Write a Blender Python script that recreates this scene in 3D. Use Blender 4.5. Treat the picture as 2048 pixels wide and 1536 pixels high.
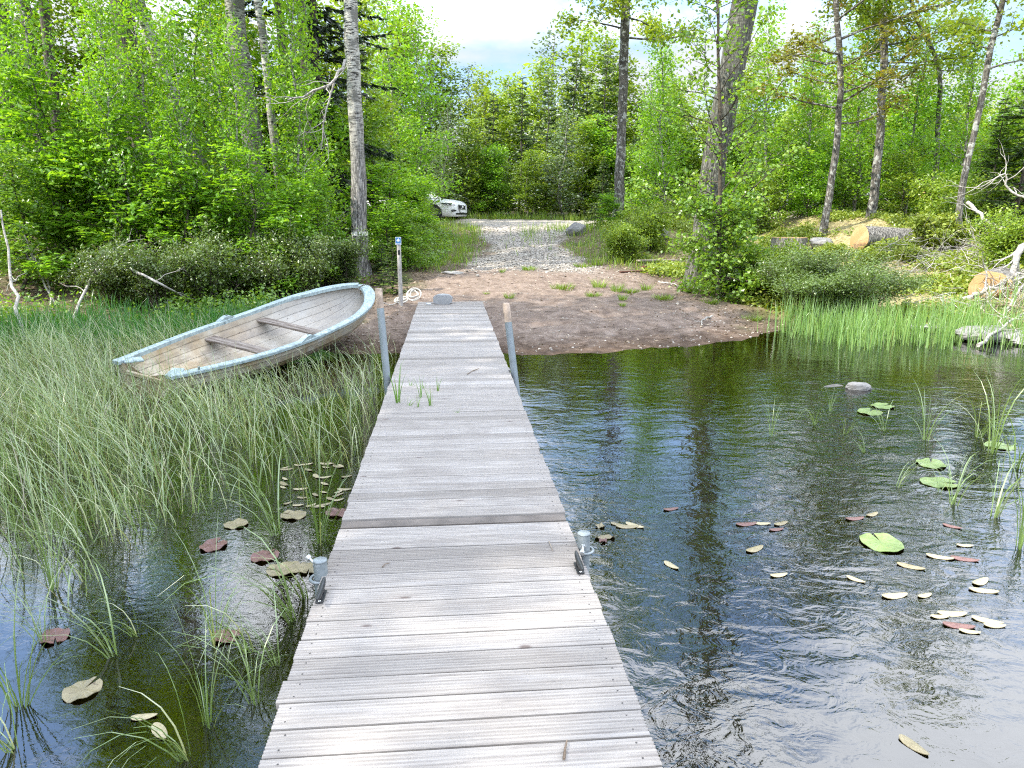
import bpy, math, random
import numpy as np
from mathutils import Vector, Matrix, Euler

for o in list(bpy.data.objects):
    bpy.data.objects.remove(o)
sc = bpy.context.scene
COL = sc.collection
R = math.radians

# ------------------------------------------------------------------ camera
FPX = 1450.0                 # focal length in photo pixels (2048 wide)
PITCH = R(13.1)
CAMZ = 1.94                  # above the water
CT, ST = math.cos(PITCH), math.sin(PITCH)
cam = bpy.data.cameras.new('camera')
cam.sensor_width = 36.0
cam.lens = FPX / 2048.0 * 36.0
cam.clip_start = 0.05
cam.clip_end = 3000
camo = bpy.data.objects.new('camera', cam)
COL.objects.link(camo)
camo.location = (0, 0, CAMZ)
camo.rotation_euler = (math.pi / 2 - PITCH, 0, 0)
sc.camera = camo

# ------------------------------------------------------------------ sky, sun, exposure
SUN_EL, SUN_AZ = R(45), R(-113)          # azimuth from +Y, clockwise; the sun stands to the left, over the unseen shade trees added there
world = bpy.data.worlds.new('World')
sc.world = world
world.use_nodes = True
nt = world.node_tree
nt.nodes.clear()
wo = nt.nodes.new('ShaderNodeOutputWorld')
bg = nt.nodes.new('ShaderNodeBackground')
sky = nt.nodes.new('ShaderNodeTexSky')
sky.sky_type = 'NISHITA'
sky.sun_disc = False
sky.sun_elevation = SUN_EL
sky.sun_rotation = SUN_AZ
sky.air_density = 1.0
sky.dust_density = 0.6
sky.ozone_density = 2.0
tcw = nt.nodes.new('ShaderNodeTexCoord')
sepw = nt.nodes.new('ShaderNodeSeparateXYZ')
addz = nt.nodes.new('ShaderNodeMath'); addz.operation = 'ADD'; addz.inputs[1].default_value = 0.22
dvx = nt.nodes.new('ShaderNodeMath'); dvx.operation = 'DIVIDE'
dvy = nt.nodes.new('ShaderNodeMath'); dvy.operation = 'DIVIDE'
cmb = nt.nodes.new('ShaderNodeCombineXYZ')
cn = nt.nodes.new('ShaderNodeTexNoise')
cn.inputs['Scale'].default_value = 1.35
cn.inputs['Detail'].default_value = 7
cn.inputs['Roughness'].default_value = 0.55
mapw = nt.nodes.new('ShaderNodeMapping')
mapw.inputs['Location'].default_value = (3.7, 0.9, 0)
crw = nt.nodes.new('ShaderNodeValToRGB')
crw.color_ramp.elements[0].position = 0.42
crw.color_ramp.elements[1].position = 0.55
mxw = nt.nodes.new('ShaderNodeMixRGB')
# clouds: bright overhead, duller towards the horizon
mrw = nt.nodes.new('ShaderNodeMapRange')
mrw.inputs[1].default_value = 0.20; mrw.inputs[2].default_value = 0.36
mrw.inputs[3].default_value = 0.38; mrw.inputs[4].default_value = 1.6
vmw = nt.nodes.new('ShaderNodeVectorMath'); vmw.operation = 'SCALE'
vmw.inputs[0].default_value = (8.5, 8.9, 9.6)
L = nt.links.new
L(tcw.outputs['Generated'], sepw.inputs[0])
L(sepw.outputs['Z'], addz.inputs[0])
L(sepw.outputs['X'], dvx.inputs[0]); L(addz.outputs[0], dvx.inputs[1])
L(sepw.outputs['Y'], dvy.inputs[0]); L(addz.outputs[0], dvy.inputs[1])
L(dvx.outputs[0], cmb.inputs[0]); L(dvy.outputs[0], cmb.inputs[1])
L(cmb.outputs[0], mapw.inputs['Vector']); L(mapw.outputs[0], cn.inputs['Vector'])
L(cn.outputs['Fac'], crw.inputs[0]); L(crw.outputs[0], mxw.inputs[0])
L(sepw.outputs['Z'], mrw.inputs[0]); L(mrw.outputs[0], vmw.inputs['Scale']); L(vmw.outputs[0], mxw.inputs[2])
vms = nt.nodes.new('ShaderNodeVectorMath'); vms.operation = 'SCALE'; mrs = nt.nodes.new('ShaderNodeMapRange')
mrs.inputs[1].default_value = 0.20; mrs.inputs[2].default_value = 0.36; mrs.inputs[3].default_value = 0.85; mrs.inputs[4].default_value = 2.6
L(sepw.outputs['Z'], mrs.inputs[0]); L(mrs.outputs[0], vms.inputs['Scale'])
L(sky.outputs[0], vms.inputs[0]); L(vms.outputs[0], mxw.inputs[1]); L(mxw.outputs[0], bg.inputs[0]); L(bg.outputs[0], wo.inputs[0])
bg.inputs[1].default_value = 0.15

sunl = bpy.data.lights.new('sun', 'SUN')
sunl.energy = 5.0
sunl.angle = R(0.6)
sunl.color = (1.0, 0.94, 0.82)
suno = bpy.data.objects.new('sun', sunl)
COL.objects.link(suno)
SDIR = Vector((math.sin(SUN_AZ) * math.cos(SUN_EL), math.cos(SUN_AZ) * math.cos(SUN_EL), math.sin(SUN_EL)))
suno.rotation_euler = SDIR.to_track_quat('Z', 'Y').to_euler()
suno.location = (-20, 20, 30)

sc.view_settings.view_transform = 'Standard'
sc.view_settings.look = 'None'
sc.view_settings.exposure = 0.95
sc.view_settings.gamma = 1.0
sc.view_settings.use_curve_mapping = False
sc.render.engine = 'CYCLES'
sc.cycles.use_denoising = False
sc.cycles.pixel_filter_type = 'BLACKMAN_HARRIS'
sc.cycles.filter_width = 1.15
sc.render.filter_size = 1.15
sc.cycles.max_bounces = 5
sc.cycles.use_adaptive_sampling = True
sc.cycles.adaptive_threshold = 0.02
sc.cycles.diffuse_bounces = 2
sc.cycles.glossy_bounces = 3
sc.cycles.transmission_bounces = 4
sc.cycles.transparent_max_bounces = 8
sc.cycles.caustics_reflective = False
sc.cycles.caustics_refractive = False
sc.cycles.sample_clamp_indirect = 4.0

# ------------------------------------------------------------------ picture <-> place
def ray(px, py):
    xc = (px - 1024.0) / FPX
    yc = -(py - 768.0) / FPX
    return np.array([xc, CT + yc * ST, yc * CT - ST])      # forward = +Y

def P(px, py, z=0.0):
    d = ray(px, py); k = (z - CAMZ) / d[2]
    return np.array([0, 0, CAMZ]) + d * k

def PD(px, py, y):
    d = ray(px, py)
    return np.array([0, 0, CAMZ]) + d * (y / d[1])

def proj(p):
    x, y, z = p[0], p[1], p[2] - CAMZ
    zc = y * CT - z * ST
    yc = y * ST + z * CT
    return 1024 + FPX * x / zc, 768 - FPX * yc / zc

def smooth(a, b, x):
    t = np.clip((x - a) / (b - a), 0, 1)
    return t * t * (3 - 2 * t)

SX = [-400, -60, -14, -9, -6.5, -4.5, -2.5, -1.2, 0.5, 2, 3.2, 4.2, 5.2, 6.5, 8.0, 8.8, 9.5, 11, 60, 400]
SY = [-5, 2, 7.0, 9.2, 10.3, 10.6, 10.4, 10.3, 10.25, 10.5, 11.2, 12.0, 12.5, 12.7, 12.3, 10.5, 7.0, 4.0, -6, -20]
HS = [-30, -8, -3, -1, 0, 3.4, 8, 13, 19, 22, 60, 500]
HZ = [-1.6, -0.95, -0.36, -0.11, 0, 0.27, 0.68, 1.10, 1.62, 1.68, 2.6, 5.0]

def hash2(x, y, k):
    return np.sin(x * k + 1.3 * np.sin(y * k * 0.7 + 0.6)) * np.cos(y * k * 1.1 + 0.9 * np.sin(x * k * 0.8 + 2.1))

def height(x, y):
    x = np.asarray(x, float); y = np.asarray(y, float)
    s = y - np.interp(x, SX, SY)
    s = s + 0.12 * np.sin(x * 2.3) + 0.07 * np.sin(x * 5.1 + 1) + .045 * np.sin(x * 11.3 + 2 * np.sin(x * 3.1)) + .03 * np.sin(x * 17.7 + y)
    z = np.interp(s, HS, HZ)
    def bump(cx, cy, sx, sy, a):
        return a * np.exp(-((x - cx) / sx) ** 2 - ((y - cy) / sy) ** 2)
    z = z + bump(4.7, 24.5, 2.0, 2.2, 0.75) + bump(-4.6, 24, 2.0, 4.0, 0.35) + bump(9.5, 24, 4, 3, 0.25) + bump(-9, 22, 4, 4, 0.3) + bump(-14, 17, 4, 4, 0.5)
    land = smooth(0.1, 1.6, s)
    rough = 0.03 * hash2(x, y, 3.1) + 0.028 * hash2(x + 5, y - 3, 6.3) + .016 * hash2(x - 2, y + 7, 11.0)
    road = np.exp(-((x - 1.0) / 2.4) ** 2) * smooth(16, 18, y)
    z = z + land * rough * (1 - 0.6 * road)
    z = z + 0.07 * land * hash2(x, y, 0.9) * (1 - road) * smooth(13, 20, y)
    return z

def H(x, y):
    return float(height(x, y))

def TP(px, py):
    """where the ray of a pixel meets the ground or the water"""
    d = ray(px, py)
    k = np.linspace(1.5, 120, 6000)
    q = np.array([0, 0, CAMZ])[None] + d[None] * k[:, None]
    hz = np.maximum(height(q[:, 0], q[:, 1]), -0.02)
    w = np.nonzero(q[:, 2] <= hz)[0]
    i = w[0] if len(w) else len(k) - 1
    return np.array([q[i, 0], q[i, 1], max(H(q[i, 0], q[i, 1]), 0)])

# ------------------------------------------------------------------ mesh collector
class Geo:
    def __init__(s):
        s.v = []; s.t = []; s.q = []; s.tri = []; s.n = 0
    def add(s, V, F, mat=0, tint=0.5, smooth=False):
        V = np.asarray(V, float).reshape(-1, 3)
        F = np.asarray(F, int)
        t = np.full(len(V), tint, float) if np.isscalar(tint) else np.asarray(tint, float)
        s.v.append(V); s.t.append(t)
        (s.q if F.shape[1] == 4 else s.tri).append((F + s.n, mat, smooth))
        s.n += len(V)
    def more(s, F, mat=0, smooth=False, base=None):
        F = np.asarray(F, int)
        (s.q if F.shape[1] == 4 else s.tri).append((F + base, mat, smooth))
    def cards(s, V4, mat=0, tint=0.5):
        n = len(V4)
        if n == 0: return
        F = np.arange(n * 4).reshape(n, 4)
        t = np.full(n, tint) if np.isscalar(tint) else np.asarray(tint)
        s.add(V4.reshape(-1, 3), F, mat, np.repeat(t, 4))
    def box(s, c, size, mat=0, tint=0.5, rot=None, taper=1.0, bevel=0.0):
        sx, sy, sz = [a / 2 for a in size]
        if bevel > 0:
            b = bevel
            V = []
            for (z, ins) in ((-sz, b), (-sz + b, 0), (sz - b, 0), (sz, b)):
                X, Y = sx - ins, sy - ins
                bb = b * 0.6
                V += [(-X + bb, -Y, z), (X - bb, -Y, z), (X, -Y + bb, z), (X, Y - bb, z), (X - bb, Y, z), (-X + bb, Y, z), (-X, Y - bb, z), (-X, -Y + bb, z)]
            V = np.array(V)
            F = []
            for k in range(3):
                for i in range(8):
                    j = (i + 1) % 8
                    F.append((k * 8 + i, k * 8 + j, k * 8 + 8 + j, k * 8 + 8 + i))
            for o_, rev in ((0, True), (24, False)):
                for q in ((0, 1, 2, 7), (2, 3, 6, 7), (3, 4, 5, 6)):
                    q = [o_ + a for a in q]
                    F.append(q[::-1] if rev else q)
        else:
            V = np.array([(-sx, -sy, -sz), (sx, -sy, -sz), (sx, sy, -sz), (-sx, sy, -sz),
                          (-sx * taper, -sy * taper, sz), (sx * taper, -sy * taper, sz), (sx * taper, sy * taper, sz), (-sx * taper, sy * taper, sz)])
            F = [(0, 3, 2, 1), (4, 5, 6, 7), (0, 1, 5, 4), (1, 2, 6, 5), (2, 3, 7, 6), (3, 0, 4, 7)]
        if rot is not None:
            V = V @ np.array(rot).T
        s.add(V + np.asarray(c), F, mat, tint)
    def tube(s, path, radii, n=8, mat=0, tint=0.5, caps=True, wob=None, flat=None):
        path = np.asarray(path, float); k = len(path)
        radii = np.full(k, radii) if np.isscalar(radii) else np.asarray(radii, float)
        T = np.gradient(path, axis=0)
        T /= np.linalg.norm(T, axis=1)[:, None] + 1e-9
        ref = np.array([0, 0, 1.0]) if abs(T[:, 2]).mean() < 0.8 else np.array([1.0, 0, 0])
        A = np.cross(T, ref); A /= np.linalg.norm(A, axis=1)[:, None] + 1e-9
        B = np.cross(T, A)
        a = np.arange(n) * 2 * math.pi / n
        rr = radii[:, None] * np.ones((k, n))
        if wob is not None:
            rr = rr * wob
        V = path[:, None] + rr[..., None] * (A[:, None] * np.cos(a)[None, :, None] + B[:, None] * np.sin(a)[None, :, None])
        F = []
        i = np.arange(k - 1)[:, None] * n; j = np.arange(n)[None]; j2 = (j + 1) % n
        F = np.stack([i + j, i + j2, i + n + j2, i + n + j], -1).reshape(-1, 4)
        b = s.n
        s.add(V.reshape(-1, 3), F, mat, tint, True)
        if caps:
            for e, c in ((0, path[0]), (k - 1, path[-1])):
                b2 = s.n
                ring = V[e]
                fan = [(0, 1 + m, 1 + (m + 1) % n) if e else (0, 1 + (m + 1) % n, 1 + m) for m in range(n)]
                s.add(np.vstack([c, ring]), fan, mat, tint)
    def lathe(s, prof, c, n=20, mat=0, tint=0.5, axis=None):
        a = np.arange(n) * 2 * math.pi / n
        prof = np.asarray(prof, float)
        V = np.stack([prof[:, 0, None] * np.cos(a), prof[:, 0, None] * np.sin(a), prof[:, 1, None] * np.ones(n)], -1)
        k = len(prof)
        i = np.arange(k - 1)[:, None] * n; j = np.arange(n)[None]; j2 = (j + 1) % n
        F = np.stack([i + j, i + j2, i + n + j2, i + n + j], -1).reshape(-1, 4)
        V = V.reshape(-1, 3)
        if axis is not None:
            M = np.array(Vector((0, 0, 1)).rotation_difference(Vector(axis)).to_matrix())
            V = V @ M.T
        s.add(V + np.asarray(c), F, mat, tint, True)
    def build(s, name, mats, parent=None, origin=(0, 0, 0)):
        me = bpy.data.meshes.new(name)
        V = np.vstack(s.v) - np.asarray(origin, float)
        me.vertices.add(len(V)); me.vertices.foreach_set('co', V.astype(np.float32).ravel())
        loops = []; starts = []; tot = 0; mi = []; sm = []
        for lst, w in ((s.q, 4), (s.tri, 3)):
            for F, m, smo in lst:
                loops.append(F.ravel())
                starts.append(tot + np.arange(len(F)) * w)
                tot += len(F) * w
                mi.append(np.full(len(F), m)); sm.append(np.full(len(F), smo))
        loops = np.concatenate(loops); starts = np.concatenate(starts)
        me.loops.add(len(loops)); me.loops.foreach_set('vertex_index', loops.astype(np.int32))
        me.polygons.add(len(starts)); me.polygons.foreach_set('loop_start', starts.astype(np.int32))
        me.polygons.foreach_set('material_index', np.concatenate(mi).astype(np.int32))
        me.polygons.foreach_set('use_smooth', np.concatenate(sm).astype(bool))
        at = me.attributes.new('tint', 'FLOAT', 'POINT')
        at.data.foreach_set('value', np.concatenate(s.t).astype(np.float32))
        me.update(calc_edges=True)
        for m in (mats if isinstance(mats, (list, tuple)) else [mats]):
            me.materials.append(m)
        o = bpy.data.objects.new(name, me)
        COL.objects.link(o)
        if parent is not None:
            o.parent = parent
        else:
            o.location = tuple(origin)
        return o

def tag(o, label=None, cat=None, group=None, kind=None):
    if label: o['label'] = label
    if cat: o['category'] = cat
    if group: o['group'] = group
    if kind: o['kind'] = kind
    return o

def thing(name, loc, label, cat, group=None, rz=0, kind=None):
    o = bpy.data.objects.new(name, None)
    o.empty_display_size = 0.2
    COL.objects.link(o)
    o.location = tuple(loc); o.rotation_euler = (0, 0, rz)
    return tag(o, label, cat, group, kind)

def dup(root, loc, rz=0, scale=1.0, label=None, group=None, tilt=(0, 0)):
    r = root.copy(); COL.objects.link(r)
    r.location = tuple(loc); r.rotation_euler = (tilt[0], tilt[1], rz)
    r.scale = (scale,) * 3 if np.isscalar(scale) else scale
    if label: r['label'] = label
    if group: r['group'] = group
    for ch in list(root.children):
        c = ch.copy(); COL.objects.link(c); c.parent = r
        for g in list(ch.children):
            d = g.copy(); COL.objects.link(d); d.parent = c
    return r

# ------------------------------------------------------------------ materials
class NT:
    def __init__(s, name):
        s.m = bpy.data.materials.new(name); s.m.use_nodes = True
        s.t = s.m.node_tree; s.t.nodes.clear()
        s.out = s.n('ShaderNodeOutputMaterial')
    def n(s, typ, **kw):
        o = s.t.nodes.new(typ)
        for k, v in kw.items(): setattr(o, k, v)
        return o
    def l(s, a, b): s.t.links.new(a, b)
    def noise(s, vec, scale, detail=4, rough=0.55, dist=0.0):
        o = s.n('ShaderNodeTexNoise')
        o.inputs['Scale'].default_value = scale; o.inputs['Detail'].default_value = detail
        o.inputs['Roughness'].default_value = rough; o.inputs['Distortion'].default_value = dist
        if vec is not None: s.l(vec, o.inputs['Vector'])
        return o.outputs['Fac']
    def voro(s, vec, scale, feature='F1', out='Distance'):
        o = s.n('ShaderNodeTexVoronoi', feature=feature)
        o.inputs['Scale'].default_value = scale
        if vec is not None: s.l(vec, o.inputs['Vector'])
        return o.outputs[out]
    def obj(s, scale=(1, 1, 1), loc=(0, 0, 0), rot=(0, 0, 0)):
        tc = s.n('ShaderNodeTexCoord'); mp = s.n('ShaderNodeMapping')
        mp.inputs['Scale'].default_value = scale; mp.inputs['Location'].default_value = loc; mp.inputs['Rotation'].default_value = rot
        s.l(tc.outputs['Object'], mp.inputs['Vector'])
        return mp.outputs[0]
    def attr(s, name='tint'):
        o = s.n('ShaderNodeAttribute'); o.attribute_name = name
        return o.outputs['Fac']
    def ramp(s, fac, stops, interp='LINEAR'):
        o = s.n('ShaderNodeValToRGB'); cr = o.color_ramp; cr.interpolation = interp
        while len(cr.elements) < len(stops): cr.elements.new(0.5)
        for e, (p, c) in zip(cr.elements, stops):
            e.position = p; e.color = (*c, 1) if len(c) == 3 else c
        s.l(fac, o.inputs[0])
        return o.outputs[0]
    def fr(s, fac, a, b, lo=0.0, hi=1.0):
        o = s.n('ShaderNodeMapRange'); o.inputs[1].default_value = a; o.inputs[2].default_value = b
        o.inputs[3].default_value = lo; o.inputs[4].default_value = hi
        s.l(fac, o.inputs[0])
        return o.outputs[0]
    def mix(s, fac, a, b, mode='MIX'):
        o = s.n('ShaderNodeMixRGB', blend_type=mode)
        for k, v in ((0, fac), (1, a), (2, b)):
            if isinstance(v, (int, float)): o.inputs[k].default_value = v
            elif isinstance(v, tuple): o.inputs[k].default_value = (*v, 1)
            else: s.l(v, o.inputs[k])
        return o.outputs[0]
    def math(s, op, a, b=None):
        o = s.n('ShaderNodeMath', operation=op)
        for k, v in ((0, a), (1, b)):
            if v is None: continue
            if isinstance(v, (int, float)): o.inputs[k].default_value = v
            else: s.l(v, o.inputs[k])
        return o.outputs[0]
    def bump(s, h, strength=0.3, dist=0.02, normal=None):
        o = s.n('ShaderNodeBump'); o.inputs['Strength'].default_value = strength; o.inputs['Distance'].default_value = dist
        s.l(h, o.inputs['Height'])
        if normal is not None: s.l(normal, o.inputs['Normal'])
        return o.outputs[0]
    def principled(s, color, rough=0.6, normal=None, metallic=0.0, spec=0.5):
        o = s.n('ShaderNodeBsdfPrincipled')
        for key, v in (('Base Color', color), ('Roughness', rough), ('Metallic', metallic)):
            if isinstance(v, tuple): o.inputs[key].default_value = (*v, 1)
            elif isinstance(v, (int, float)): o.inputs[key].default_value = v
            else: s.l(v, o.inputs[key])
        o.inputs['Specular IOR Level'].default_value = spec
        if normal is not None: s.l(normal, o.inputs['Normal'])
        s.l(o.outputs[0], s.out.inputs[0])
        return o

def leaf_mat(name, stops, trans=0.45, gloss=0.045, big=0.5):
    """diffuse and see-through leaf; tint (0..1, one value per leaf) picks the leaf's own colour"""
    t = NT(name)
    oi = t.n('ShaderNodeObjectInfo')
    f = t.math('ADD', t.attr(), t.math('MULTIPLY', t.math('SUBTRACT', oi.outputs['Random'], 0.5), 0.25))
    col = t.ramp(f, stops)
    d = t.n('ShaderNodeBsdfDiffuse'); t.l(col, d.inputs[0])
    tr = t.n('ShaderNodeBsdfTranslucent')
    t.l(t.mix(1.0, col, (1.55, 1.45, 0.55), 'MULTIPLY'), tr.inputs[0])
    g = t.n('ShaderNodeBsdfGlossy'); g.inputs['Roughness'].default_value = 0.38
    m1 = t.n('ShaderNodeMixShader'); m1.inputs[0].default_value = trans
    t.l(d.outputs[0], m1.inputs[1]); t.l(tr.outputs[0], m1.inputs[2])
    m2 = t.n('ShaderNodeMixShader'); m2.inputs[0].default_value = gloss
    t.l(m1.outputs[0], m2.inputs[1]); t.l(g.outputs[0], m2.inputs[2])
    t.l(m2.outputs[0], t.out.inputs[0])
    return t.m

M = {}
M['leaf_birch'] = leaf_mat('leaf_birch', [(0, (.09, .16, .018)), (.5, (.185, .30, .03)), (1, (.33, .42, .055))])
M['leaf_maple'] = leaf_mat('leaf_maple', [(0, (.09, .21, .016)), (.5, (.18, .37, .025)), (1, (.30, .48, .045))], 0.5)
M['leaf_oak'] = leaf_mat('leaf_oak', [(0, (.09, .15, .016)), (.5, (.18, .27, .025)), (1, (.31, .38, .04))], 0.5)
M['leaf_alder'] = leaf_mat('leaf_alder', [(0, (.07, .155, .018)), (.5, (.145, .28, .03)), (1, (.26, .39, .05))], 0.48, 0.06)
M['leaf_copper'] = leaf_mat('leaf_copper', [(0, (.12, .14, .02)), (.5, (.20, .22, .03)), (.85, (.26, .22, .035)), (1, (.27, .15, .04))], 0.45)
M['leaf_yellow'] = leaf_mat('leaf_yellow', [(0, (.13, .20, .03)), (.5, (.24, .32, .05)), (1, (.38, .42, .09))], 0.4)
M['leaf_grey'] = leaf_mat('leaf_grey', [(0, (.06, .10, .045)), (.5, (.12, .19, .09)), (1, (.22, .29, .17))], 0.3, 0.1)
M['needle'] = leaf_mat('needle', [(0, (.02, .042, .012)), (.5, (.05, .10, .02)), (.75, (.14, .22, .035)), (1, (.25, .33, .05))], 0.2, 0.05)
M['needle_dark'] = leaf_mat('needle_dark', [(0, (.012, .024, .010)), (.6, (.025, .05, .016)), (1, (.05, .095, .025))], 0.15, 0.05)
M['gale'] = leaf_mat('gale', [(0, (.06, .085, .018)), (.5, (.105, .175, .032)), (1, (.17, .26, .05))], 0.35, 0.08)
M['reed'] = leaf_mat('reed', [(0, (.24, .17, .08)), (.12, (.12, .16, .035)), (.5, (.15, .25, .05)), (.8, (.24, .35, .10)), (1, (.50, .53, .28))], 0.3, 0.14)
M['reed_fresh'] = leaf_mat('reed_fresh', [(0, (.20, .24, .06)), (.5, (.15, .30, .07)), (1, (.28, .42, .14))], 0.4, 0.1)
M['grass'] = leaf_mat('grass', [(0, (.20, .18, .05)), (.3, (.12, .22, .022)), (.7, (.20, .34, .03)), (1, (.38, .44, .07))], 0.4, 0.06)
M['grass_rich'] = leaf_mat('grass_rich', [(0, (.03, .10, .015)), (.5, (.045, .19, .02)), (1, (.10, .28, .05))], 0.4, 0.08)
M['litter'] = leaf_mat('litter', [(0, (.09, .06, .035)), (.5, (.20, .14, .085)), (.8, (.34, .27, .19)), (1, (.50, .44, .36))], 0.1, 0.05)

def bark(name, pale, dark, base_dark, furrow=1.0, dash=True, hmix=(1.5, 4.0), lichen=None):
    t = NT(name)
    v = t.obj((1, 1, 1))
    vs = t.obj((9, 9, 1.6))
    vd = t.obj((2.2, 2.2, 11))
    rough = t.noise(vs, 3.2, 6, 0.62, 0.6)
    plates = t.voro(vs, 2.2, 'DISTANCE_TO_EDGE')
    dashes = t.noise(vd, 3.0, 4, 0.6)
    patch = t.noise(v, 3.0, 5, 0.6)
    up = t.ramp(dashes, [(0.41, dark), (0.50, pale), (1, tuple(min(1, a * 1.15) for a in pale))]) if dash else t.ramp(dashes, [(0.3, tuple(a * 0.55 for a in pale)), (0.7, pale)])
    up = t.mix(t.fr(patch, 0.53, 0.60), up, tuple(a * 0.35 + b * 0.5 for a, b in zip(pale, dark)))
    low = t.ramp(rough, [(0.36, tuple(a * 0.35 for a in base_dark)), (0.5, base_dark), (0.62, tuple(min(.75, a * 2.2) for a in base_dark))])
    low = t.mix(t.fr(plates, 0.0, 0.10, 0.65, 0.0), low, (.02, .018, .015))
    tc = t.n('ShaderNodeTexCoord'); sp = t.n('ShaderNodeSeparateXYZ'); t.l(tc.outputs['Object'], sp.inputs[0])
    hz = t.math('ADD', sp.outputs['Z'], t.math('MULTIPLY', t.math('SUBTRACT', patch, 0.5), 3.0))
    col = t.mix(t.fr(hz, hmix[0], hmix[1]), low, up)
    if lichen:
        col = t.mix(t.fr(t.noise(v, 7, 4, 0.6), 0.54, 0.6, 0, 0.85), col, lichen)
    hgt = t.mix(t.fr(hz, hmix[0], hmix[1], 0, 0.75), rough, dashes)
    t.principled(col, 0.85, t.bump(hgt, 0.9 * furrow, 0.05), spec=0.2)
    return t.m

M['bark_birch'] = bark('bark_birch', (.46, .45, .40), (.03, .028, .025), (.20, .19, .18), 0.7, True, (2.2, 4.4))
M['bark_aspen'] = bark('bark_aspen', (.27, .275, .225), (.05, .05, .04), (.13, .125, .115), 1.0, True, (1.2, 4.5))
M['bark_dark'] = bark('bark_dark', (.13, .115, .09), (.03, .028, .02), (.085, .075, .06), 1.0, False, (3, 9))
M['bark_oak'] = bark('bark_oak', (.12, .11, .09), (.02, .02, .016), (.14, .13, .115), 1.0, False, (2, 6), (.42, .43, .40))
M['bark_big'] = bark('bark_big', (.15, .15, .125), (.035, .035, .028), (.115, .115, .10), 1.2, False, (3, 8))
M['bark_twig'] = bark('bark_twig', (.10, .085, .065), (.03, .025, .02), (.09, .075, .06), 0.5, False, (1, 3))

def m_dead():
    t = NT('dead_wood')
    n = t.noise(t.obj((3, 3, 3)), 6, 5, .6, 1)
    t.principled(t.ramp(n, [(.3, (.12, .105, .09)), (.5, (.34, .32, .29)), (.7, (.55, .53, .50))]), .85, t.bump(n, .5, .01), spec=.2)
    return t.m
M['dead'] = m_dead()
def m_dead_brown():
    t = NT('dead_twig')
    n = t.noise(t.obj(), 9, 4, .6)
    t.principled(t.ramp(n, [(.3, (.07, .05, .035)), (.5, (.20, .15, .11)), (.7, (.36, .31, .25))]), .85, spec=.2)
    return t.m
M['dead_brown'] = m_dead_brown()

def m_plain(name, col, rough=.5, metallic=0., spec=.5, var=.15, scale=8, bump=0.0):
    t = NT(name)
    n = t.noise(t.obj(), scale, 5, .6)
    c = t.ramp(n, [(.3, tuple(a * (1 - var) for a in col)), (.7, tuple(min(1, a * (1 + var)) for a in col))])
    t.principled(c, rough, t.bump(n, bump, .01) if bump else None, metallic, spec)
    return t.m

# ================================================================== SETTING: ground and water
rng = np.random.default_rng(7)
gx = np.unique(np.concatenate([[-400, -250, -150, -100, -70], np.arange(-50, -14, 1.0), np.arange(-14, 14, 0.14), np.arange(14, 50, 1.0), [70, 100, 150, 250, 400]]))
gy = np.unique(np.concatenate([[-60, -30, -15], np.arange(-8, 7, 0.4), np.arange(7, 32, 0.14), np.arange(32, 70, 1.0), [80, 100, 150, 250, 400, 700]]))
GX, GY = np.meshgrid(gx, gy)
GZ = height(GX, GY)
gg = Geo()
nx, ny = len(gx), len(gy)
ii = (np.arange(ny - 1)[:, None] * nx + np.arange(nx - 1)[None]).ravel()
gg.add(np.stack([GX, GY, GZ], -1).reshape(-1, 3), np.stack([ii, ii + 1, ii + nx + 1, ii + nx], -1), 0, 0.5, True)

def road_centre(y):
    return np.interp(y, [13, 18, 22, 28, 33], [0.9, 0.45, 0.35, 0.7, 1.0])
def road_half(y):
    return np.interp(y, [13, 16, 18.5, 22, 27, 29.5, 31], [4.0, 2.8, 1.35, 1.15, 1.7, 3.0, 60])

def shore_s(x, y):
    return y - np.interp(x, SX, SY)

def masks(x, y):
    s = shore_s(x, y)
    wob = 0.25 * np.sin(x * 2.1 + y) + 0.15 * np.sin(x * 5.3 - y * 3.1)
    d_road = np.abs(x - road_centre(y)) - road_half(y) + wob
    gravel = smooth(0.2, -0.3, d_road) * smooth(17.3, 18.6, y + wob) * smooth(35.5, 34.3, y)
    # beach: right of the boat to the reeds on the right
    left = smooth(-3.6, -2.6, x + 0.25 * wob - 0.0 * y)
    edge_r = np.interp(y, [9, 11, 13, 15, 17, 18.5], [8, 4.6, 4.3, 4.1, 3.4, 2.4])
    beach = left * smooth(0.4, -0.4, x - edge_r + wob) * smooth(19.0, 17.6, y + wob)
    edge_l = np.interp(y, [10, 13, 15.5, 18.5], [-3.2, -2.4, -2.2, -1.2])
    beach = beach * smooth(-0.3, 0.3, x - edge_l + 0.6 * wob)
    sandbed = smooth(-3.5, -0.8, s)
    beach = np.where(s < 0.2, np.maximum(beach, sandbed * smooth(-4, -2.5, x)), beach)
    clearing = smooth(4.0, 5.5, x) * smooth(0.3, 1.5, s) * smooth(29, 26, y)
    return gravel, beach, clearing

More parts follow.
